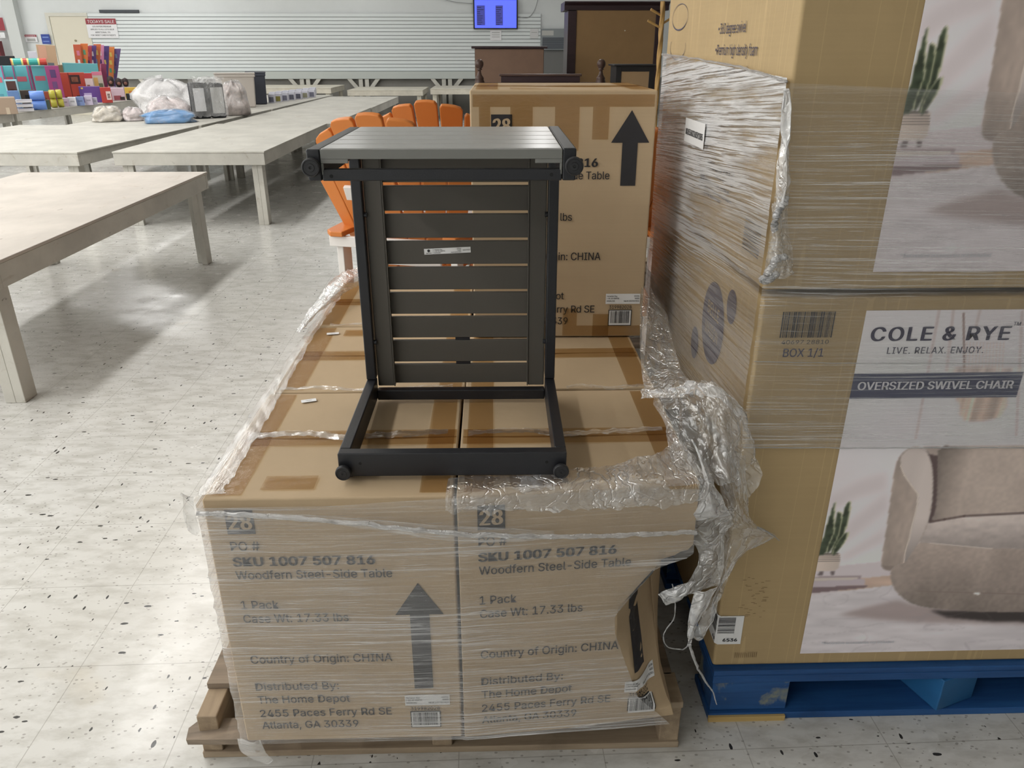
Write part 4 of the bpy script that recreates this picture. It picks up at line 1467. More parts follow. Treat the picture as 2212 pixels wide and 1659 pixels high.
tail('torn_shred', [[(1500, 1280, 1.13), (1525, 1276, 1.125), (1552, 1268, 1.13)], [(1490, 1320, 1.128), (1506, 1322, 1.124), (1522, 1316, 1.128)], [(1484, 1370, 1.124), (1492, 1372, 1.12), (1500, 1374, 1.124)], [(1486, 1392, 1.122), (1490, 1393, 1.12), (1494, 1394, 1.122)]], 16, 50, FILM_W, 0.008, (26, 16), 9.0)
tail('torn_shred', [[(1528, 1296, 1.16), (1542, 1292, 1.158), (1552, 1286, 1.16)], [(1512, 1340, 1.155), (1528, 1342, 1.15), (1546, 1330, 1.155)], [(1496, 1376, 1.15), (1512, 1384, 1.148), (1526, 1362, 1.15)]], 16, 30, FILM_C, 0.006, (20, 20), 10.0, 0.01)
film_strand('thread', fw, [L_(aty(*q)) for q in ((1452, 1262, 1.128), (1458, 1300, 1.126), (1456, 1335, 1.124), (1436, 1364, 1.12), (1434, 1384, 1.12), (1444, 1398, 1.12), (1470, 1403, 1.12), (1482, 1398, 1.12), (1489, 1384, 1.121))], 0.0011, FILM_W, 60, 2.0, 'thin white thread of film')
film_strand('thread', fw, [L_(aty(*q)) for q in ((1488, 1390, 1.121), (1500, 1425, 1.12), (1510, 1448, 1.122), (1528, 1478, 1.124), (1540, 1495, 1.126), (1548, 1522, 1.13))], [0.0032, 0.0010], FILM_W, 60, 5.0)
film_strand('torn_spike', fw, [L_(aty(*q)) for q in ((1636, 1140, 1.213), (1652, 1146, 1.218), (1668, 1156, 1.222), (1684, 1168, 1.224))], [0.003, 0.0006], FILM_W, 30, 6.0)

# film around the right stack
rw = thing('stretch_wrap', 'clear stretch film wound tightly around the big chair cartons on the blue pallet', 'plastic film', (0.466, 1.258, 0.6))
RO = Vector((0.466, 1.258, 0.6))


def RL(p):
    return Vector(p) - RO


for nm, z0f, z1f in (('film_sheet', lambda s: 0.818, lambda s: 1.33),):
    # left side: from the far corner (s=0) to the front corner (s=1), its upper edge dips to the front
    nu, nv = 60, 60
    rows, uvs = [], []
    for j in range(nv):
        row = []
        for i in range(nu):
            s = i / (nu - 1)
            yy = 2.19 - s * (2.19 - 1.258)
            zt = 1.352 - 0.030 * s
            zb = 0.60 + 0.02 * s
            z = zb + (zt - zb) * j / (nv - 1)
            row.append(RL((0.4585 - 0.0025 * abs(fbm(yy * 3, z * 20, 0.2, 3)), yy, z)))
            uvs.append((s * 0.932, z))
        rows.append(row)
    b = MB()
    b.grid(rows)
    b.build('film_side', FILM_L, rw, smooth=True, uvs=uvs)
rows, uvs = [], []
nu, nv = 60, 70
for j in range(nv):
    row = []
    for i in range(nu):
        s = i / (nu - 1)
        x = 0.459 + s * 1.10
        zt = 1.315 - 0.045 * s
        zb = 0.682 - 0.018 * s
        z = zb + (zt - zb) * j / (nv - 1)
        row.append(RL((x, 1.2465 - 0.002 * abs(fbm(x * 3, z * 30, 0.7, 3)), z)))
        uvs.append((x, z))
    rows.append(row)
b = MB()
b.grid(rows)
b.build('film_front', FILM_S, rw, smooth=True, uvs=uvs)


def rtail(name, grid, nu, nv, m, amp, f=(10, 10), seed=0.0, ragged=0.0, label=None):
    film_sheet(name, rw, [[RL(aty(*q)) for q in r] for r in grid], nu, nv, m, amp, f[0], f[1], seed, ragged, label=label)


rtail('bunched_corner', [[(1694, 190, 1.25), (1698, 192, 1.243), (1702, 194, 1.243)], [(1690, 280, 1.25), (1700, 282, 1.236), (1706, 284, 1.243)], [(1684, 340, 1.25), (1698, 345, 1.23), (1712, 350, 1.243)], [(1676, 400, 1.25), (1700, 400, 1.228), (1714, 398, 1.243)],
                         [(1668, 456, 1.25), (1690, 446, 1.228), (1708, 434, 1.243)]], 20, 70, FILM_W, 0.008, (30, 12), 1.0)
rtail('bunched_corner', [[(1668, 440, 1.25), (1690, 440, 1.235), (1710, 436, 1.244)], [(1670, 500, 1.25), (1690, 500, 1.235), (1712, 498, 1.244)], [(1662, 545, 1.25), (1690, 550, 1.235), (1716, 548, 1.244)], [(1650, 600, 1.25), (1680, 604, 1.232), (1714, 590, 1.244)]], 30, 50, FILM_C, 0.010, (26, 14), 2.0, 0.01)
film_strand('bunched_roll', rw, [RL(aty(*q)) for q in ((1700, 430, 1.24), (1684, 452, 1.236), (1674, 476, 1.238), (1672, 500, 1.24))], 0.006, FILM_W, 40, 1.0)
film_strand('bunched_roll', rw, [RL(aty(*q)) for q in ((1698, 552, 1.24), (1676, 562, 1.236), (1660, 586, 1.236), (1648, 606, 1.238), (1660, 604, 1.236), (1676, 594, 1.236))], 0.006, FILM_W, 60, 3.0)
film_strand('film_edge_roll', rw, [RL((0.4545, 2.19, 1.352)), RL((0.4545, 1.9, 1.346)), RL((0.4545, 1.5, 1.333)), RL((0.455, 1.25, 1.317))], 0.0022, FILM_W, 80, 4.0)
film_strand('film_edge_roll', rw, [RL((0.462, 1.244, 0.856)), RL((0.60, 1.243, 0.852)), RL((0.9, 1.243, 0.848)), RL((1.3, 1.243, 0.845))], 0.0009, FILM_W, 80, 6.0)
film_strand('film_edge_roll', rw, [RL((0.462, 1.2425, 0.684)), RL((0.7, 1.2425, 0.680)), RL((1.0, 1.2425, 0.676)), RL((1.4, 1.2425, 0.668))], 0.0012, FILM_W, 80, 7.0)
# white paper tag stuck on the film at the left side
ptg = MB()
ptg.quad((0, 0, 0), -Y, Z, 0.175, 0.052, 0)
pl_ = ptg.build('paper_label', STICK, rw, loc=RL((0.4545, 1.868, 1.166)), label='white paper label with a printed number')
MB().text('UQ 8536022605Y1085', (-0.0006, -0.012, 0.017), -Y, Z, 0.013, 0.152, 0, 0.025).build('printed_number', INK, pl_)

# ------------------------------------------------------------------ low white display tables
def low_table(label, xr0, y0, length, width=1.22, skew=0.0, h=0.61, paint=None, apron=0.095, group='white wooden display tables', top=None):
    """xr0: x of the right edge at the near end"""
    paint = paint or PAINT
    t = thing('display_table', label, 'table', (xr0 - width / 2, y0, 0), skew, group)
    hw = width / 2
    MB().box(-hw - 0.004, hw + 0.004, -0.004, length + 0.004, h - 0.014, h).build('tabletop', top or paint, t, bevel=0.003)
    for nm, a in (('apron', (-hw, hw, 0.0, 0.038)), ('apron', (-hw, hw, length - 0.038, length)), ('apron', (-hw, -hw + 0.038, 0.0385, length - 0.0385)), ('apron', (hw - 0.038, hw, 0.0385, length - 0.0385))):
        MB().box(a[0], a[1], a[2], a[3], h - 0.0145 - apron, h - 0.0145).build(nm, paint, t, bevel=0.003)
    for sx in (-1, 1):
        for yy in (0.041, length - 0.041 - 0.09):
            b = MB()
            xa = sx * (hw - 0.0405)
            xb = sx * (hw - 0.0405 - 0.040)
            xc = sx * (hw - 0.0405 - 0.085)
            zt = h - 0.015
            b.box(min(xa, xb), max(xa, xb), yy, yy + 0.09, 0, zt)
            b.box(min(xb, xc), max(xb, xc), yy + (0.0 if yy < 1 else 0.048), yy + (0.042 if yy < 1 else 0.09), 0, zt - 0.002)
            b.build('leg', paint, t, bevel=0.003)
    return t


PINKP = m_painted('rosy_worn_paint', (206, 197, 187), (168, 146, 126), 0.6, 2.4)
low_table('nearest white display table at the left edge with a rosy worn top', -1.93, 2.93, 2.44, top=PINKP)
low_table('empty white display table with a post leg, left of the orange chairs', -1.856, 6.52, 2.6)
low_table('empty white display table farther back in the row beside the orange chairs', -1.79, 9.16, 2.6, skew=R(-1.2))
low_table('farthest empty white table of the row running back from the orange chairs', -1.72, 11.80, 2.9, skew=R(-1.2))
low_table('white display table in front of the linen bags, cut by the left picture edge', -3.345, 6.55, 2.42, width=2.0, skew=R(-3.2))
low_table('white display table carrying the bagged linens', -3.20, 9.0, 2.5, width=1.5, skew=R(-2.6))
low_table('white display table carrying the two storage bins and white picture boxes', -3.08, 11.55, 3.75, width=1.5, skew=R(-2.2))
low_table('white display table at far left loaded with toys in the foreground row', -6.56, 8.55, 2.40, width=2.0, skew=R(-6.5))
low_table('white display table at far left under the toys and the red cartons', -6.28, 11.0, 4.3, width=2.2, skew=R(-6.5))
BT = m_painted('cream_back_table', (222, 216, 200), amt=0.2)
low_table('small white table by the back wall directly behind the picture boxes', -3.30, 17.0, 1.6, width=2.4, h=0.66, paint=BT)
low_table('white table by the back wall, its right end just left of the orange chair tops', -1.40, 16.9, 1.6, width=1.55, h=0.62, paint=BT)
low_table('white table by the back wall partly hidden by the upper standing carton', 0.6, 17.0, 1.6, width=1.85, h=0.64, paint=BT)

# ------------------------------------------------------------------ orange adirondack chairs on plain pallets
def adirondack(label, loc, rz=0.0):
    t = thing('adirondack_chair', label, 'chair', loc, rz, 'orange and white adirondack chairs')
    th = math.atan2(0.40, 0.86)
    base = Vector((0, 0.02, 0.26))
    bd = Vector((0, -math.sin(th), math.cos(th)))       # up along the back
    nn = Vector((0, -math.cos(th), -math.sin(th)))      # towards the rear
    Lb = [0.70, 0.785, 0.83, 0.845, 0.83, 0.785, 0.70]
    for k in range(7):
        c = k - 3
        an = R(9.5) * c
        RB = 0.70                                        # the back is dished: slats stand on an arc
        L = Lb[k]
        hb, ht = 0.024, 0.053
        sl = 0.016 * c * c ** 0.5 if c > 0 else (0.016 * -c * (-c) ** 0.5 if c < 0 else 0.0)
        zl, zr = (L - sl, L) if c < 0 else (L, L - sl)
        poly = [(-hb, 0.0), (hb, 0.0), (ht, zr - 0.014), (ht * 0.82, zr + 0.001), (ht * 0.3, (zr * 0.65 + zl * 0.35) + 0.005), (-ht * 0.3, (zl * 0.65 + zr * 0.35) + 0.005), (-ht * 0.82, zl + 0.001), (-ht, zl - 0.014)]

        def put(a, s, d, an=an):
            f = 0.47 + 0.53 * s / 0.845
            cx_, cy_ = RB * math.sin(an) * f, RB * (1 - math.cos(an)) * f
            ux = X * math.cos(an) + Y * math.sin(an)
            un = X * math.sin(an) - Y * math.cos(an)
            return base + X * cx_ + Y * cy_ + ux * a + bd * s + (un * math.cos(th) - Z * math.sin(th)) * d
        b = MB().prism(poly, put, 0.022)
        b.build('back_slat', ORANGE, t, bevel=0.005, seg=3)
    # white cross braces behind the slats
    for s, w in ((0.20, 0.50), (0.52, 0.50)):
        p = base + bd * s + nn * 0.024
        M = Matrix.Translation(p) @ Matrix.Rotation(th, 4, 'X')
        MB().box(-w * 0.34, w * 0.34, -0.018, 0.0, -0.03, 0.03, 0, M).build('back_brace', WHITEP, t, bevel=0.003)
    # arms with rounded rear ends, carried on white rails and posts
    za = 0.53
    for sg in (-1, 1):
        pl = [(0.215, -0.20), (0.27, -0.20), (0.30, -0.16), (0.305, -0.05), (0.315, 0.25), (0.32, 0.40), (0.29, 0.46), (0.23, 0.44), (0.215, 0.25), (0.21, -0.1)]
        pl = [(sg * a, c) for a, c in pl]
        MB().prism(pl, lambda a, c, d: Vector((a, c, za + d)), 0.022).build('arm', ORANGE, t, bevel=0.005)
        x0 = 0.235 * sg
        MB().box(min(x0, x0 + 0.03 * sg), max(x0, x0 + 0.03 * sg), 0.36, 0.44, 0.0, za - 0.0005).build('leg', WHITEP, t, bevel=0.004)
        MB().box(min(x0, x0 + 0.03 * sg), max(x0, x0 + 0.03 * sg), -0.16, -0.08, 0.0, za - 0.045).build('leg', WHITEP, t, bevel=0.004)
        M = Matrix.Translation((x0 - 0.032 * sg + 0.015 * sg, 0.10, 0.27)) @ Matrix.Rotation(R(9), 4, 'X')
        MB().box(-0.015, 0.015, -0.26, 0.30, -0.05, 0.05, 0, M).build('side_rail', mat('peach_plastic', (226, 158, 112), 0.45), t, bevel=0.004)
    MB().box(-0.285, 0.285, -0.182, -0.1605, za - 0.044, za - 0.0005).build('arm_brace', WHITEP, t, bevel=0.003)
    for k in range(5):
        z0 = 0.33 + 0.012 * k
        MB().box(-0.2, 0.2, 0.065 + k * 0.072, 0.065 + k * 0.072 + 0.066, z0, z0 + 0.02).build('seat_slat', ORANGE, t, bevel=0.004)
    return t


pc = pallet('wooden_pallet', 'wooden pallet under the left pair of orange chairs', -0.80, 0.10, 3.0, 4.85, PINE, PINEY)
pc2 = pallet('wooden_pallet', 'wooden pallet under the orange chairs squeezed behind the big chair cartons', 0.12, 1.02, 3.0, 4.85, PINE, PINEY)
adirondack('nearest orange adirondack chair seen from behind, left of the upper standing carton', (-0.355, 3.27, 0.128), R(-15))
adirondack('orange adirondack chair just beyond the nearest one, its back tips peeking over', (-0.250, 4.05, 0.128), R(-8))
adirondack('orange adirondack chair in the gap between standing carton and big chair cartons, nearer one', (0.42, 3.25, 0.132), R(3))
adirondack('orange adirondack chair behind the one in the gap right of the standing carton', (0.49, 4.02, 0.132), R(3))

# ------------------------------------------------------------------ dark bedroom furniture seen from behind
a = thing('armoire', 'tall dark brown armoire turned backwards with a wide tan back panel', 'wardrobe', (1.62, 10.8, 0))
MB().box(-0.62, -0.51, 0.0, 0.55, 0.0, 1.83).build('side_panel', DARKW, a, bevel=0.004)
MB().box(0.51, 0.62, 0.0, 0.55, 0.0, 1.83).build('side_panel', DARKW, a, bevel=0.004)
MB().box(-0.5095, 0.5095, 0.012, 0.03, 0.08, 1.835).build('back_panel', HARDB, a)
MB().box(-0.5095, 0.5095, 0.0, 0.55, 0.0, 0.0795).build('plinth', DARKW, a)
cr = MB()
cr.prism([(0.0, 0.0), (0.0, 0.055), (-0.02, 0.07), (-0.05, 0.085), (-0.05, 0.10), (0.55, 0.10), (0.55, 0.0)], lambda c, z, d: Vector((-0.67 + d * 1.34, c, 1.8355 + z)), 1.0)
cr.build('cornice', DARKW, a, bevel=0.003)
MB().lathe([(0, 0), (0.008, 0), (0.008, 0.004), (0, 0.004)], 10, 0, Matrix.Translation((0.12, 0.0118, 1.60)) @ Matrix.Rotation(R(90), 4, 'X')).build('screw_cap', mat('pale_cap', (220, 214, 200), 0.5), a)
c = thing('dresser', 'chest of drawers turned backwards with a plain brown back, below the television', 'dresser', (0.235, 10.2, 0))
MB().box(-0.425, 0.425, 0.014, 0.5, 0.04, 1.385).build('carcass', BROWNW, c, bevel=0.004)
MB().box(-0.42, 0.42, 0.004, 0.0135, 0.05, 1.38).build('back_panel', HARDB2, c)
MB().box(-0.465, 0.465, -0.02, 0.53, 1.3855, 1.412).build('top_board', DARKW, c, bevel=0.006)
MB().box(-0.425, 0.425, 0.03, 0.5, 0.0, 0.0395).build('plinth', DARKW, c)
h = thing('headboard', 'dark turned-post headboard with two ball finials', 'headboard', (0.545, 9.0, 0))
for sx in (-1, 1):
    M = Matrix.Translation((sx * 0.665, 0.0, 0.0))
    MB().lathe([(0.045, 0), (0.045, 0.9), (0.034, 0.92), (0.05, 0.94), (0.05, 0.97), (0.036, 0.985), (0.052, 1.01), (0.054, 1.05), (0.044, 1.075), (0.05, 1.085), (0.04, 1.10), (0.026, 1.12), (0.018, 1.15), (0.017, 1.168), (0.03, 1.172), (0.03, 1.178), (0.022, 1.182), (0.036, 1.195), (0.045, 1.215), (0.047, 1.23), (0.045, 1.245), (0.036, 1.264), (0.02, 1.275), (0.0, 1.279)], 22, 0, M, closed=False).build('bed_post', BROWNW, h, smooth=True)
MB().box(-0.45, 0.455, -0.028, 0.028, 1.105, 1.13).build('top_rail', BROWNW, h, bevel=0.008)
MB().box(-0.43, 0.435, -0.018, 0.018, 1.045, 1.1045).build('carved_panel', DARKW, h, bevel=0.004)
MB().box(-0.62, 0.62, -0.015, 0.015, 0.30, 1.0445).build('board', BROWNW, h, bevel=0.004)
n = thing('nightstand', 'small black-framed cabinet turned backwards with a tan back', 'cabinet', (1.50, 8.5, 0))
MB().box(-0.225, 0.225, -0.02, 0.42, 1.215, 1.232).build('top_board', mat('black_wood', (24, 22, 24), 0.5), n, bevel=0.003)
for x0 in (-0.20, 0.145):
    MB().box(x0, x0 + 0.055, 0.0, 0.40, 0.0, 1.2145).build('side_panel', MATS['black_wood'], n, bevel=0.002)
MB().box(-0.1445, 0.1445, 0.0, 0.02, 1.165, 1.2145).build('rail', MATS['black_wood'], n)
MB().box(-0.1445, 0.1445, 0.006, 0.016, 0.06, 1.1645).build('back_panel', mat('card_back', (158, 130, 96), 0.6), n)
k = thing('coat_rack', 'twisted pale wooden coat rack between the armoire and the big chair cartons', 'coat rack', (1.635, 8.0, 0))
tw = MB()
nseg, ns = 110, 14
vs, fs = [], []
for i in range(nseg):
    z = 1.79 * i / (nseg - 1)
    for q in range(ns):
        an = 2 * math.pi * q / ns
        r = 0.021 + 0.005 * math.cos(3 * an - z * 26)
        vs.append((r * math.cos(an), r * math.sin(an), z))
for i in range(nseg - 1):
    for q in range(ns):
        fs.append((i * ns + q, i * ns + (q + 1) % ns, (i + 1) * ns + (q + 1) % ns, (i + 1) * ns + q))
fs.append(tuple((nseg - 1) * ns + q for q in range(ns)))
tw.add(vs, fs)
PALEW = mat('pale_turned_wood', (190, 150, 88), 0.5, var=0.15)
tw.build('pole', PALEW, k, smooth=True)
for p0, p1 in (((-0.015, 0, 1.67), (-0.115, -0.02, 1.72)), ((-0.015, 0, 1.565), (-0.135, 0.0, 1.625)), ((0.015, 0.01, 1.60), (0.115, 0.03, 1.66))):
    MB().tube([p0, p1], [0.010, 0.012], 8).build('peg', PALEW, k)
MB().lathe([(0.0, 0.0), (0.16, 0.0), (0.16, 0.02), (0.05, 0.05), (0.0, 0.05)], 20, 0).build('base', PALEW, k)

# ------------------------------------------------------------------ things on the back wall
tv = thing('television', 'wall-mounted television with a bright blue screen', 'television', (0.128, 18.94, 1.81))
MB().box(-0.497, 0.497, -0.07, 0.0, 0.0, 0.60).build('bezel', mat('tv_black', (22, 22, 26), 0.3), tv, bevel=0.008)
MB().quad((-0.465, -0.0705, 0.022), X, Z, 0.93, 0.558).build('screen', mat('blue_screen', (84, 100, 250), 0.3, emit=0.9), tv)
b = MB()
scr = random.Random(3)
for x0, w in ((-0.42, 0.185), (0.0, 0.165)):
    b.quad((x0, -0.0712, 0.075), X, Z, w, 0.40, 0)
    for q in range(9):
        b.quad((x0 + 0.012, -0.0718, 0.09 + q * 0.042), X, Z, w * (0.35 + 0.5 * scr.random()), 0.012, 1)
b.build('screen_columns', [mat('screen_dim', (62, 66, 150), 0.4, emit=0.5), mat('screen_dark', (30, 32, 80), 0.4)], tv)


def paper(name, label, cat, px0, py0, px1, py1, mats, lines=(), Yp=18.93, rot=0.0, thick=0.006, bands=()):
    p0, p1 = aty(px0, py1, Yp), aty(px1, py0, Yp)
    w, hgt = p1.x - p0.x, p1.z - p0.z
    t = MB().box(0, w, 0, thick, 0, hgt)
    for (z0, z1, mi) in bands:
        t.quad((0.0 if z1 == 1.0 else 0.15 * w, -0.001, z0 * hgt), X, Z, w if z1 == 1.0 else 0.7 * w, (z1 - z0) * hgt, mi)
    for s, zf, hf, wf, mi in lines:
        t.text(s, (w / 2, -0.002, zf * hgt), X, Z, hf * hgt, wf * w, mi, 0.015, None, 'CENTER')
    return tag(t.build(name, mats, None, loc=(p0.x, Yp, p0.z), rot=(0, rot, 0)), label, cat)


SIGNR = mat('sign_red', (150, 56, 66), 0.5)
PAPERW = mat('white_paper', (232, 232, 234), 0.5)
paper('sale_sign', 'red and white TODAYS SALE sign beside the cream door', 'sign', 192, 40, 249, 82, [PAPERW, SIGNR, PAPERW, INK],
      (('TODAYS SALE', 0.765, 0.15, 0.88, 2), ('10% BUYERS PREMIUM', 0.555, 0.075, 0.62, 3), ('APPLIES TO ALL LOTS SOLD', 0.405, 0.075, 0.78, 3), ('ADDITIONAL 3%', 0.255, 0.075, 0.5, 3), ('FOR CREDIT CARD PAYMENTS', 0.105, 0.075, 0.82, 3)), bands=((0.70, 1.0, 1),))
paper('danger_notice', 'small white notice with a red header left of the cream door', 'sign', 56, 75, 78, 91, [PAPERW, SIGNR, mat('grey_print', (170, 170, 168), 0.6)], (('DANGER', 0.76, 0.14, 0.8, 0), ), 18.97, bands=((0.70, 1.0, 1), (0.1, 0.5, 2)))
paper('restroom_sign', 'small blue sign on the wall left of the cream door', 'sign', 92, 74, 106, 95, [mat('sign_blue', (44, 66, 150), 0.4), mat('sign_pale_blue', (110, 136, 200), 0.4)], (), 18.90, bands=((0.62, 0.76, 1), (0.2, 0.32, 1)))
paper('notice_sheet', 'white printed sheet hanging below the television', 'paper', 1059, 64, 1083, 88, [PAPERW, mat('grey_print', (170, 170, 168), 0.6)], (), bands=((0.7, 0.76, 1), (0.5, 0.55, 1), (0.32, 0.37, 1)))
paper('notice_sheet', 'pale sheet on the slatted wall just left of the grey vent unit', 'paper', 1145, 62, 1163, 83, [mat('pale_paper', (214, 214, 214), 0.5), MATS['grey_print']], (), bands=((0.6, 0.66, 1),))
paper('wall_sign', 'red sign on the wall at the left picture edge above the letter C', 'sign', -22, 38, 5, 66, [SIGNR, PAPERW], (), 18.78)
paper('letter_sign', 'white wall card ending in a black letter C at the left picture edge', 'sign', -14, 70, 9, 82, [mat('wall_card', (226, 228, 230), 0.5), INK], (('C', 0.2, 0.55, 0.2, 1),), 18.78)
e = thing('fire_extinguisher_cabinet', 'maroon fire extinguisher cabinet at the left picture edge', 'fire extinguisher cabinet', (-10.93, 18.62, 1.22))
MR = mat('maroon_metal', (110, 36, 46), 0.4)
MB().box(-0.16, 0.14, 0.02, 0.18, 0.0, 0.34).build('cabinet', MR, e, bevel=0.006)
MB().box(-0.125, 0.105, 0.012, 0.0195, 0.04, 0.30).build('window', mat('cabinet_window', (190, 180, 180), 0.2), e)
MB().lathe([(0.0, 0.0), (0.05, 0.0), (0.055, 0.02), (0.055, 0.15), (0.03, 0.19), (0.012, 0.20), (0.012, 0.23), (0.0, 0.23)], 16, 0, Matrix.Translation((0.0, -0.045, 0.05))).build('extinguisher', mat('extinguisher_red', (176, 40, 52), 0.35), e, smooth=True)
u = thing('vent_unit', 'grey wall vent unit with a louvred grille right of the television', 'air conditioner', (1.52, 18.93, 1.379))
MB().box(-0.37, 0.37, -0.05, 0.03, 0.0, 0.44).build('casing', mat('vent_grey', (140, 146, 148), 0.5), u, bevel=0.006)
g = MB()
for q in range(12):
    g.box(-0.34, 0.34, -0.056, -0.051, 0.025 + q * 0.02, 0.037 + q * 0.02)
g.build('grille', mat('vent_dark', (66, 72, 82), 0.5), u)
MB().quad((-0.35, -0.0515, 0.30), X, Z, 0.26, 0.10).build('notice', mat('vent_notice', (190, 190, 186), 0.5), u)
for pts, lab in (([(0.63, 18.93, 2.06), (0.86, 18.93, 2.05), (1.0, 18.93, 2.2), (1.08, 18.93, 2.45)], 'thin grey cable hanging right of the television'),
                 ([(-1.15, 18.96, 2.44), (-0.8, 18.95, 2.36), (-0.5, 18.94, 2.33), (-0.372, 18.93, 2.33)], 'thin grey cable running to the left side of the television')):
    tag(MB().tube(catmull(pts, 24), 0.007, 6).build('cable', mat('grey_cable', (150, 152, 154), 0.5)), lab, 'cable')

# ------------------------------------------------------------------ goods on the left tables
TD = 0.611


def spot(px0, px1, py_top, X_=None, py_base=None):
    """place a box-like item on a table: returns base centre, width and height, facing the viewer"""
    pc_ = 0.5 * (px0 + px1)
    if py_base is not None:
        p = atz(pc_, py_base, TD)
    else:
        p = atx(pc_, 200, X_)
        p = Vector((p.x, p.y, TD))
    ctr = Vector((0, 0, CAMH))
    hd = Vector((p.x, p.y, 0)).normalized()
    rz = math.atan2(-p.x, p.y)
    zc = (p.y * _cp + p.x * _sp) * _ct + (CAMH - TD) * _st
    w = (px1 - px0) / FPX * zc
    top = aty(pc_, py_top, p.y).z
    return p, w, top - TD, rz


def goods(name, label, cat, px0, px1, py_top, col, X_=None, py_base=None, d=0.12, group=None, face=None, trims=(), rough=0.45, tilt=0.0, turn=0.0):
    p, w, hgt, rz = spot(px0, px1, py_top, X_, py_base)
    t = thing(name, label, cat, (p.x, p.y, TD), rz + turn, group)
    cm = mat('col_%d_%d_%d' % col, col, rough)
    w *= 0.90
    b = MB().box(-w / 2, w / 2, 0.0, d, 0.0, hgt)
    bo = b.build('body', cm, t, bevel=min(0.006, w * 0.05))
    if face:
        MB().quad((-w * 0.42, -0.001, hgt * 0.08), X, Z, w * 0.84, hgt * 0.84).build('front_print', mat('col_%d_%d_%d' % face, face, rough), t)
    for (x0, x1, z0, z1, c) in trims:
        MB().quad((-w / 2 + w * x0, -0.0022, hgt * z0), X, Z, w * (x1 - x0), hgt * (z1 - z0)).build('printed_patch', mat('col_%d_%d_%d' % c, c, rough), t)
    if tilt:
        t.location.z += w / 2 * abs(math.sin(tilt)) + 0.001
        t.rotation_euler = (0, tilt, rz + turn)
    return t


TEAL, MAG, REDC = (88, 178, 190), (172, 62, 128), (196, 62, 44)
# front row along the table edge
goods('cardboard_box', 'small plain brown box at the front left of the toy table', 'box', -8, 39, 211, (166, 142, 120), py_base=247, d=0.3, trims=((0.5, 0.66, 0.0, 0.4, (196, 176, 150)),))
for q in range(3):
    t_ = goods('paper_pack', 'white boxed pack %s of the stack beside the small brown box' % ('at the bottom', 'in the middle', 'on top')[q], 'box', 40, 74, 234, (222, 220, 226), py_base=241, d=0.1, group='white boxed packs on the toy table', trims=((0.05, 0.95, 0.78, 0.98, (176, 176, 200)),))
    t_.location.z = TD + q * 0.055
for q, (a0, a1) in enumerate(((73, 101),)):
    for r_ in range(2):
        p, w, hgt, rz = spot(a0, a1, 227, None, 238)
        b = MB().lathe([(0.0, -w / 2), (0.055, -w / 2), (0.062, -w / 2 + 0.01), (0.062, w / 2 - 0.01), (0.055, w / 2), (0.0, w / 2)], 18, 0, Matrix.Translation((0, 0.06, 0.062)) @ Matrix.Rotation(R(90), 4, 'Y'))
        o = b.build('wrapped_roll', mat('roll_blue', (108, 146, 220), 0.35), None, smooth=True, loc=(p.x, p.y, TD + r_ * 0.1245), rot=(0, 0, rz))
        tag(o, 'blue wrapped roll, %s one of the pair beside the yellow rolls' % ('lower', 'upper')[r_], 'roll', 'blue wrapped rolls')
for q in range(2):
    for r_ in range(2):
        p, w, hgt, rz = spot(113 + q * 14.5, 125 + q * 14.5, 222, None, 233 - q)
        b = MB().lathe([(0.0, -w / 2), (0.05, -w / 2), (0.06, -w / 2 + 0.012), (0.06, w / 2 - 0.012), (0.05, w / 2), (0.0, w / 2)], 18, 0, Matrix.Translation((0, 0.06, 0.06)) @ Matrix.Rotation(R(90), 4, 'Y'))
        o = b.build('wrapped_roll', mat('roll_yellow', (190, 182, 72), 0.35), None, smooth=True, loc=(p.x, p.y, TD + r_ * 0.1205), rot=(0, 0, rz))
        tag(o, 'yellow wrapped roll, %s %s of the four beside the blue rolls' % (('lower', 'upper')[r_], ('left', 'right')[q]), 'roll', 'yellow wrapped rolls')
goods('carton_pack', 'dark green little carton squeezed between blue and yellow rolls', 'box', 103, 111, 216, (92, 108, 84), py_base=236, d=0.09)
for a0, a1, tp, c_, lab in ((138, 150, 212, (214, 190, 216), 'small pink carton right of the yellow rolls'), (150, 167, 210, (226, 224, 234), 'small white carton between pink and blue cartons'),
                            (167, 184, 209, (122, 144, 200), 'small blue carton in the row of pastel cartons'), (185, 202, 207, (206, 192, 216), 'small lilac carton right of the blue carton'), (202, 212, 211, (190, 184, 206), 'narrow grey lilac carton in front of the purple box')):
    goods('small_carton', lab, 'box', a0, a1, tp, c_, py_base=230 - (a0 - 138) * 0.06, d=0.1, group='small pastel cartons', trims=((0.25, 0.75, 0.45, 0.6, tuple(int(v * 0.8) for v in c_)),))
goods('toy_box', 'purple toy box with a pale label behind the lilac carton', 'toy box', 172, 218, 187, (104, 66, 158), X_=-6.30, d=0.16, trims=((0.2, 0.55, 0.35, 0.6, (190, 170, 220)), (0.1, 0.2, 0.85, 0.95, (220, 190, 90))))
goods('toy_box', 'red toy box with a white side strip right of the purple box', 'toy box', 217, 240, 189, (202, 56, 48), X_=-6.02, d=0.14, trims=((0.5, 0.95, 0.2, 0.75, (236, 208, 200)), (0.6, 0.85, 0.3, 0.6, (150, 70, 60))))
goods('toy_box', 'pale pink toy box with a picture right of the red box', 'toy box', 240, 269, 190, (222, 190, 204), X_=-6.10, d=0.14, trims=((0.15, 0.7, 0.05, 0.4, (170, 80, 90)), (0.6, 0.95, 0.05, 0.3, (60, 44, 48))))
goods('toy_box', 'yellow toy box behind the small black box', 'toy box', 270, 298, 189, (232, 186, 60), X_=-6.12, d=0.12, trims=((0.3, 0.9, 0.3, 0.7, (222, 132, 50)),))
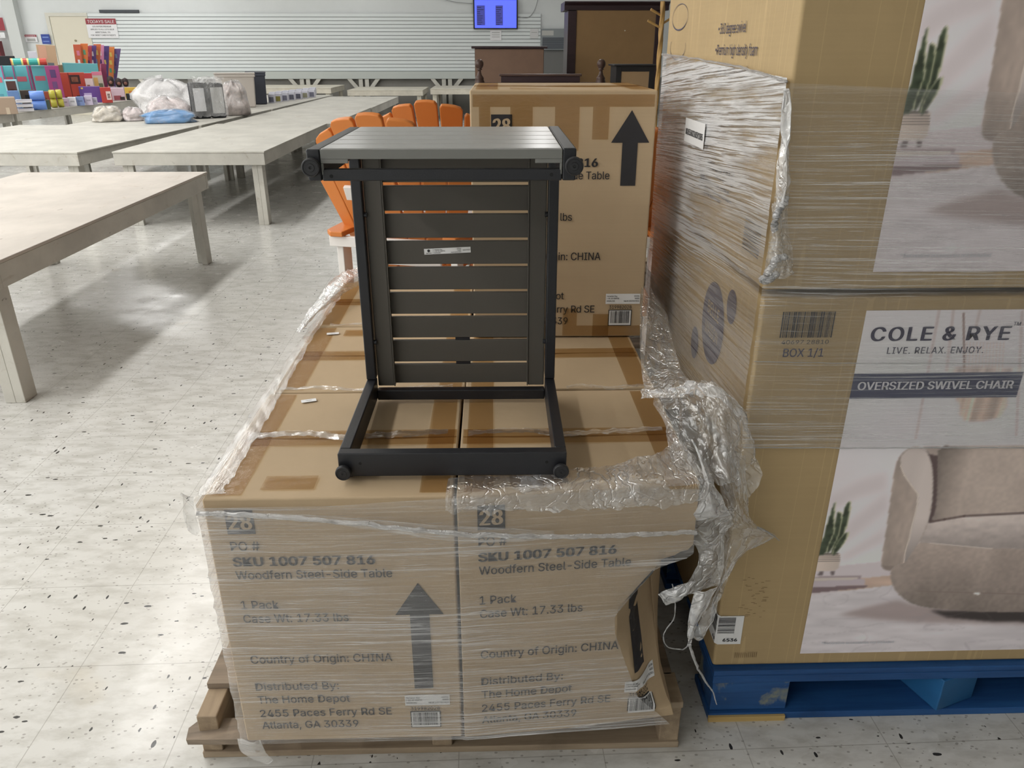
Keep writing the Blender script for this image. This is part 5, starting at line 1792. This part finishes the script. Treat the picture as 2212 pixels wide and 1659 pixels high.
goods('small_box', 'small black box at the table edge under the yellow box', 'box', 271, 293, 202, (52, 54, 62), X_=-5.98, d=0.08)
goods('small_box', 'dark red box at the far end of the toy table beside the linen bag', 'box', 297, 318, 191, (122, 52, 52), X_=-6.05, d=0.12)
# middle rows
for a0, a1, lab in ((-8, 17, 'teal toy carton at the left picture edge'), (18, 41, 'second teal toy carton from the left picture edge'), (41, 72, 'third teal toy carton from the left, beside a magenta gap'), (80, 113, 'teal toy carton standing apart, left of the magenta one')):
    goods('toy_carton', lab, 'toy box', a0, a1, 142, TEAL, X_=-6.75, d=0.12, group='teal toy cartons', trims=((0.12, 0.75, 0.62, 0.74, (214, 92, 110)), (0.2, 0.6, 0.3, 0.36, (70, 150, 168)), (0.9, 1.0, 0.0, 1.0, MAG)), turn=R(-8))
goods('toy_carton', 'magenta carton wedged between two teal toy cartons', 'toy box', 70, 81, 142, (130, 48, 92), X_=-7.02, d=0.12)
goods('toy_carton', 'magenta toy carton with dark pictures at the end of the teal row', 'toy box', 109, 138, 142, MAG, X_=-6.52, d=0.10, trims=((0.3, 0.7, 0.7, 0.9, (96, 60, 120)), (0.3, 0.65, 0.42, 0.6, (120, 70, 130)), (0.35, 0.7, 0.12, 0.36, (110, 56, 110))))
goods('toy_box', 'box with a brown face picture in front of the teal cartons', 'toy box', 16, 42, 172, (150, 200, 212), X_=-6.5, d=0.1, trims=((0.1, 0.85, 0.1, 0.95, (86, 52, 46)), (0.3, 0.7, 0.3, 0.7, (140, 92, 70))))
goods('toy_pack', 'blue toy pack under the brown face picture', 'toy box', 16, 40, 196, (94, 132, 190), X_=-6.42, d=0.08)
goods('toy_pack', 'brown and yellow food toy pack in front of the teal cartons', 'toy box', 40, 76, 195, (92, 72, 58), X_=-6.45, d=0.1, trims=((0.35, 0.95, 0.0, 0.75, (30, 26, 28)), (0.5, 0.85, 0.15, 0.5, (176, 160, 70))))
goods('toy_pack', 'rust red toy pack under the separate teal carton', 'toy box', 78, 118, 198, (166, 70, 48), X_=-6.45, d=0.1, trims=((0.1, 0.5, 0.1, 0.6, (110, 60, 50)),))
p, w, hgt, rz = spot(0, 17, 196, None, 212)
pd = thing('plush_toy', 'round white plush head with black eyes behind the small brown box', 'plush toy', (p.x - 0.02, p.y + 0.25, TD), rz)
MB().lathe([(0.0, 0.0), (0.07, 0.01), (0.11, 0.06), (0.12, 0.13), (0.10, 0.20), (0.05, 0.24), (0.0, 0.25)], 20, 0).build('head', mat('plush_white', (236, 236, 238), 0.9), pd, smooth=True)
for sx in (-0.05, 0.05):
    MB().lathe([(0.0, 0.0), (0.018, 0.0), (0.016, 0.012), (0.0, 0.014)], 12, 0, Matrix.Translation((sx, -0.112, 0.145)) @ Matrix.Rotation(R(90), 4, 'X')).build('eye', INK, pd)
# candy-striped tube lying on the teal cartons
p, w, hgt, rz = spot(38, 104, 128, -6.80)
zt = aty(70, 142, p.y).z
tb = thing('gift_tube', 'striped teal, red and yellow tube lying on top of the teal cartons', 'toy', (p.x, p.y + 0.08, TD + spot(41, 72, 142, -6.75)[2] + 0.001), rz)
L2 = w / 2
for q, (x0, x1, c_) in enumerate(((-1, -0.94, (232, 120, 70)), (-0.94, -0.86, (236, 226, 120)), (-0.86, -0.42, (52, 176, 168)), (-0.42, -0.32, (236, 226, 120)), (-0.32, -0.1, (206, 60, 52)), (-0.1, 0.0, (236, 226, 120)), (0.0, 0.5, (52, 176, 168)), (0.5, 0.6, (236, 226, 120)), (0.6, 1.0, (214, 70, 56)))):
    rr = 0.048
    MB().lathe([(rr, x0 * L2), (rr, x1 * L2)], 20, 0, Matrix.Translation((0, 0, rr)) @ Matrix.Rotation(R(90), 4, 'Y')).build('stripe_band', mat('col_%d_%d_%d' % c_, c_, 0.3), tb, smooth=False)
goods('black_bin', 'black plastic case behind the teal cartons at the left picture edge', 'case', -30, 48, 121, (26, 28, 36), X_=-7.5, d=0.3)
goods('photo_box', 'tan box with two grey jars pictured, standing behind the striped tube', 'box', 95, 134, 98, (196, 160, 124), X_=-7.25, d=0.08, trims=((0.08, 0.42, 0.05, 0.68, (120, 126, 136)), (0.46, 0.8, 0.05, 0.68, (104, 112, 124)), (0.1, 0.5, 0.75, 0.98, (216, 160, 130))), tilt=R(3))
goods('clear_pack', 'pale lavender pack left of the tan jar box', 'box', 80, 98, 111, (206, 206, 218), X_=-7.2, d=0.06, trims=((0.3, 0.8, 0.1, 0.45, (178, 170, 200)),))
goods('toy_carton', 'wide teal toy carton with a magenta side behind the red boxes', 'toy box', 146, 220, 138, (92, 176, 186), X_=-6.9, d=0.14, trims=((0.3, 0.95, 0.4, 0.62, (222, 176, 206)), (0.5, 0.95, 0.0, 0.4, (178, 150, 130))), tilt=R(2))
goods('toy_carton', 'narrow magenta carton leaning at the right end of the wide teal one', 'toy box', 221, 232, 138, (150, 46, 88), X_=-6.75, d=0.10, tilt=R(7))
goods('toy_box', 'tan back of a box beside the red bus', 'box', 134, 156, 140, (176, 146, 112), X_=-7.2, d=0.06)
rb = goods('toy_bus', 'red toy bus box with a dark window, behind the purple box', 'toy box', 133, 190, 157, REDC, X_=-6.62, d=0.16, trims=((0.42, 0.80, 0.62, 0.92, (60, 28, 30)), (0.48, 0.72, 0.68, 0.86, (200, 120, 90)), (0.38, 0.41, 0.0, 1.0, (120, 34, 30)), (0.05, 0.3, 0.0, 0.18, (50, 36, 40)), (0.55, 0.95, 0.0, 0.22, (40, 34, 44))))
goods('toy_box', 'red and cream carton with small pictures right of the red bus', 'toy box', 189, 206, 158, (224, 200, 190), X_=-6.36, d=0.1, trims=((0.0, 1.0, 0.82, 1.0, (200, 52, 56)), (0.15, 0.5, 0.2, 0.6, (150, 96, 84)), (0.5, 1.0, 0.0, 0.2, (200, 52, 56))))
goods('toy_box', 'cream carton with colourful figures below the wide teal carton', 'toy box', 206, 228, 155, (200, 190, 176), X_=-6.42, d=0.1, trims=((0.1, 0.5, 0.5, 0.8, (214, 170, 90)), (0.5, 0.9, 0.3, 0.6, (110, 120, 90)), (0.1, 0.4, 0.1, 0.4, (90, 60, 110)), (0.0, 1.0, 0.88, 1.0, (222, 120, 150))))
for a0, a1, tp, lab in ((236, 251, 161, 'dark-haired doll pack left of two similar ones at the end of the toy table'), (253, 268, 166, 'dark-haired doll pack in the middle of three at the end of the toy table'), (268, 282, 166, 'rightmost dark-haired doll pack at the end of the toy table')):
    p, w, hgt, rz = spot(a0, a1, tp, -6.45)
    dl = thing('doll_pack', lab, 'toy', (p.x, p.y, TD), rz, 'doll packs')
    MB().box(-w / 2, w / 2, 0.0, 0.08, 0.0, hgt * 0.5).build('body', mat('doll_pack_lilac', (190, 178, 204), 0.4), dl, bevel=0.004)
    MB().lathe([(0.0, 0), (w * 0.32, 0.01), (w * 0.46, hgt * 0.2), (w * 0.40, hgt * 0.38), (0.0, hgt * 0.46)], 16, 0, Matrix.Translation((0, 0.04, hgt * 0.5))).build('hair', mat('doll_hair', (50, 34, 36), 0.6), dl, smooth=True)
    MB().lathe([(0.0, 0.0), (w * 0.24, 0.0), (w * 0.2, 0.02), (0.0, 0.03)], 14, 0, Matrix.Translation((0, -0.004, hgt * 0.68)) @ Matrix.Rotation(R(90), 4, 'X')).build('face', mat('doll_face', (150, 104, 90), 0.5), dl)
# fan of long gift packs
GP = ((160, 172, 178, 96, (214, 92, 60), 'red and blue'), (170, 190, 182, 94, (238, 120, 54), 'bright orange'), (180, 196, 190, 99, (206, 78, 96), 'rose'), (189, 205, 196, 98, (104, 74, 150), 'violet'), (198, 214, 202, 95, (226, 110, 60), 'orange'),
      (206, 219, 214, 97, (222, 140, 186), 'pink'), (217, 229, 222, 99, (92, 72, 142), 'deep purple'), (228, 240, 233, 101, (236, 132, 62), 'amber'), (240, 253, 236, 105, (110, 84, 150), 'purple and white'))
for q, (a0, a1, bx_, tp, c_, nm) in enumerate(GP):
    p = atx(bx_, 200, -7.12)
    p = Vector((p.x, p.y, TD))
    zc = (p.y * _cp + p.x * _sp) * _ct + (CAMH - TD) * _st
    topc = aty(0.5 * (a0 + a1), tp, p.y + 0.02)
    rz = math.atan2(-p.x, p.y)
    t_ = thing('gift_pack', '%s long gift pack, %s from the left in the fan by the door' % (nm, ('first', 'second', 'third', 'fourth', 'fifth', 'sixth', 'seventh', 'eighth', 'ninth')[q]), 'gift pack', (p.x, p.y + 0.012 * q, TD), rz, 'long gift packs in a fan')
    lo = Vector((topc.x - p.x, 0, 0)).length * (1 if topc.x > p.x else -1)
    hgt = topc.z - TD
    w = 13.0 / FPX * zc
    b = MB()
    b.prism([(-w * 0.42, 0.0), (w * 0.42, 0.0), (lo + w * 0.55, hgt), (lo - w * 0.55, hgt)], lambda a_, z_, d_: Vector((a_, d_, z_)), 0.03)
    b.build('body', mat('col_%d_%d_%d' % c_, c_, 0.3), t_, bevel=0.004)
    pr = random.Random(q)
    for r_ in range(4):
        f0 = 0.30 + 0.165 * r_
        c2 = pr.choice(((232, 200, 90), (120, 150, 200), (226, 120, 150), (90, 160, 120), (230, 226, 236), (86, 60, 130)))
        ww = w * (0.5 + 0.3 * pr.random()) * (0.42 + 0.13 * f0)
        xx = lo * f0 - ww * 0.3
        MB().quad((xx, -0.0015, hgt * f0), X, Z, ww, hgt * 0.09).build('printed_patch', mat('col_%d_%d_%d' % c2, c2, 0.3), t_)

# linens in clear bags
BAGW = mat('white_linen', (240, 238, 238), 0.7, var=0.1, vscale=14, bump=0.5, bscale=22)
BAGF = m_film('film_bag', base=0.10, streak=0.6, broad=0.3, gloss=0.05, rough=0.25, bstr=0.6, crumple=True, seed=9.2)


def lump(name, label, cat, px0, px1, py_top, py_base, m, d=0.45, seed=0.0, group=None, flat=0.5, film=True, stripes=None):
    p, w, hgt, rz = spot(px0, px1, py_top, None, py_base)
    t = thing(name, label, cat, (p.x, p.y, TD + 0.004), rz, group)

    def shell(k, amp):
        b = MB()
        nu_, nv_ = 40, 18
        vs, fs = [], []
        for j in range(nv_ + 1):
            ph = math.pi * 0.5 * j / nv_
            for i in range(nu_):
                th_ = 2 * math.pi * i / nu_
                cc, ss = math.cos(th_), math.sin(th_)
                e_ = 0.62
                sx_ = math.copysign(abs(cc) ** e_, cc)
                sy_ = math.copysign(abs(ss) ** e_, ss)
                r_ = math.cos(ph) ** 0.5 if j < nv_ else 0.0
                z_ = math.sin(ph) ** (0.6 if flat > 0.6 else 0.85)
                nz = fbm(cc * 2.2 + seed, ss * 2.2, z_ * 2.5 + seed, 4)
                f = 1 + amp * nz
                vs.append((sx_ * r_ * w / 2 * f * k, d / 2 + sy_ * r_ * d / 2 * f * k, max(0.0, z_ * hgt * (1 + amp * 0.8 * fbm(cc * 3 + seed, ss * 3, 5, 3)) * k)))
        for j in range(nv_):
            for i in range(nu_):
                fs.append((j * nu_ + i, j * nu_ + (i + 1) % nu_, (j + 1) * nu_ + (i + 1) % nu_, (j + 1) * nu_ + i))
        fs.append(tuple(reversed(range(nu_))))
        b.add(vs, fs)
        return b, [(vv[0] + vv[1], vv[2]) for vv in vs]
    b, _ = shell(0.96, 0.22)
    b.build('linen', m, t, smooth=True)
    if film:
        b, uv = shell(1.0, 0.26)
        b.build('clear_bag', BAGF, t, smooth=True, uvs=uv)
    return t


PATW = mat('patterned_linen', (220, 206, 204), 0.8, var=0.22, vscale=34, bump=0.5, bscale=20)
lump('bagged_comforter', 'large white comforter in a clear bag, middle of the linen heap', 'bedding', 300, 430, 176, 250, BAGW, 0.55, 1.0)
lump('bagged_quilt', 'patterned quilt in a clear bag under the white comforter', 'bedding', 322, 416, 216, 258, PATW, 0.35, 2.0)
lump('bagged_towel', 'bright blue folded fabric in a clear bag at the front of the linens', 'bedding', 317, 421, 240, 267, mat('blue_fabric', (64, 150, 214), 0.6, bump=0.4, bscale=18), 0.25, 3.0, flat=0.8)
lump('bagged_linen', 'cream and lilac bundle in a clear bag at the left of the linens', 'bedding', 205, 264, 233, 264, mat('cream_fabric', (214, 204, 188), 0.8, var=0.25, vscale=16, bump=0.5, bscale=20), 0.3, 4.0)
lump('bagged_linen', 'low white speckled bundle between the cream bundle and the blue fabric', 'bedding', 268, 314, 236, 262, PATW, 0.28, 5.0)
lump('bagged_linen', 'floral bundle in a clear bag right of the black-banded pack', 'bedding', 484, 540, 182, 250, mat('floral_fabric', (206, 192, 186), 0.8, var=0.3, vscale=22, bump=0.5, bscale=20), 0.35, 6.0)
p, w, hgt, rz = spot(420, 494, 165, None, 256)
bk = thing('bedding_pack', 'upright clear zip pack with black bedding and white cards', 'bedding', (p.x, p.y, TD), rz + R(12))
MB().box(-w * 0.46, w * 0.02, 0.01, 0.16, 0.002, hgt * 0.86).build('black_bedding', mat('black_fabric', (34, 36, 40), 0.8), bk, bevel=0.02)
MB().box(w * 0.05, w * 0.46, 0.015, 0.16, 0.002, hgt * 0.84).build('black_bedding', MATS['black_fabric'], bk, bevel=0.02)
MB().quad((-w * 0.40, 0.004, hgt * 0.18), X, Z, w * 0.30, hgt * 0.55).build('white_card', PAPERW, bk)
MB().quad((w * 0.08, 0.008, hgt * 0.12), X, Z, w * 0.34, hgt * 0.62).build('white_card', mat('grey_card', (208, 208, 206), 0.5), bk)
rws = [[Vector((-w * 0.5 + w * q / 4, -0.006, z_ * hgt)) for q in range(5)] for z_ in (0.05, 0.5, 0.9, 1.0)]
film_sheet('clear_bag', bk, rws, 24, 24, BAGF, 0.012, 10, 10, 3.0, 0.02)
rws = [[Vector((-w * 0.35 + w * 0.8 * q / 4, 0.02 + 0.03 * z_, hgt * (0.86 + 0.14 * z_ - 0.03 * abs(q - 2)))) for q in range(5)] for z_ in (0.0, 0.5, 1.0)]
film_sheet('bag_top', bk, rws, 24, 12, MATS['film_bunched'], 0.02, 12, 12, 4.0, 0.02)


# storage bins
def bin_(label, px0, px1, py_top, py_base, m, d):
    p, w, hgt, rz = spot(px0, px1, py_top, None, py_base)
    t = thing('storage_bin', label, 'storage bin', (p.x, p.y, TD), rz)
    k = 0.90
    vs = []
    for z_, f in ((0, k), (hgt - 0.05, 0.985)):
        vs += [(-w / 2 * f, d / 2 - d / 2 * f, z_), (w / 2 * f, d / 2 - d / 2 * f, z_), (w / 2 * f, d / 2 + d / 2 * f, z_), (-w / 2 * f, d / 2 + d / 2 * f, z_)]
    b = MB()
    b.add(vs, [(3, 2, 1, 0), (0, 1, 5, 4), (1, 2, 6, 5), (2, 3, 7, 6), (3, 0, 4, 7)])
    b.build('tub', m, t, bevel=0.02, seg=3)
    r_ = MB()
    r_.box(-w / 2 - 0.008, w / 2 + 0.008, -0.008, d + 0.008, hgt - 0.055, hgt - 0.012)
    r_.build('rim', m, t, bevel=0.01)
    r_ = MB().box(-w / 2 - 0.014, w / 2 + 0.014, -0.014, d + 0.014, hgt - 0.0118, hgt)
    r_.build('lid', m, t, bevel=0.005)
    return t


bin_('beige plastic storage bin behind the linen bags', 476, 556, 158, 233, mat('beige_plastic', (192, 184, 176), 0.4), 0.42)
bin_('dark slate plastic storage bin right behind the beige one', 540, 579, 156, 226, mat('slate_plastic', (64, 68, 80), 0.4), 0.5)
# rows of white picture boxes
PBX = mat('picture_box_white', (214, 214, 226), 0.4)
for r_ in range(2):
    for q in range(7):
        px0 = 580 + q * 14.5 + r_ * 2
        p = atz(px0 + 7, 222.5 - q * 2.0 - r_ * 5.5, TD)
        zc = (p.y * _cp + p.x * _sp) * _ct + (CAMH - TD) * _st
        w = 12.5 / FPX * zc
        t_ = thing('picture_box', 'small white picture box, %s from the left in the %s row beside the slate bin' % (('first', 'second', 'third', 'fourth', 'fifth', 'sixth', 'seventh')[q], ('front', 'back')[r_]), 'box', (p.x, p.y, TD), math.atan2(-p.x, p.y) * 0.6, 'small white picture boxes')
        MB().box(-w / 2, w / 2, 0, 0.2, 0, 0.125).build('body', PBX, t_, bevel=0.004)
        c_ = random.Random(q + 9 * r_).choice(((120, 120, 140), (90, 92, 110), (150, 148, 120), (104, 106, 124)))
        if q == 1 and r_ == 0:
            c_ = (140, 132, 50)
        MB().quad((-w * 0.38, -0.001, 0.012), X, Z, w * 0.76, 0.075).build('front_print', mat('col_%d_%d_%d' % c_, c_, 0.4), t_)
        MB().quad((-w * 0.35, 0.03, 0.126), X, Y, w * 0.6, 0.03).build('top_print', mat('col_%d_%d_%d' % (70, 70, 96), (70, 70, 96), 0.4), t_)
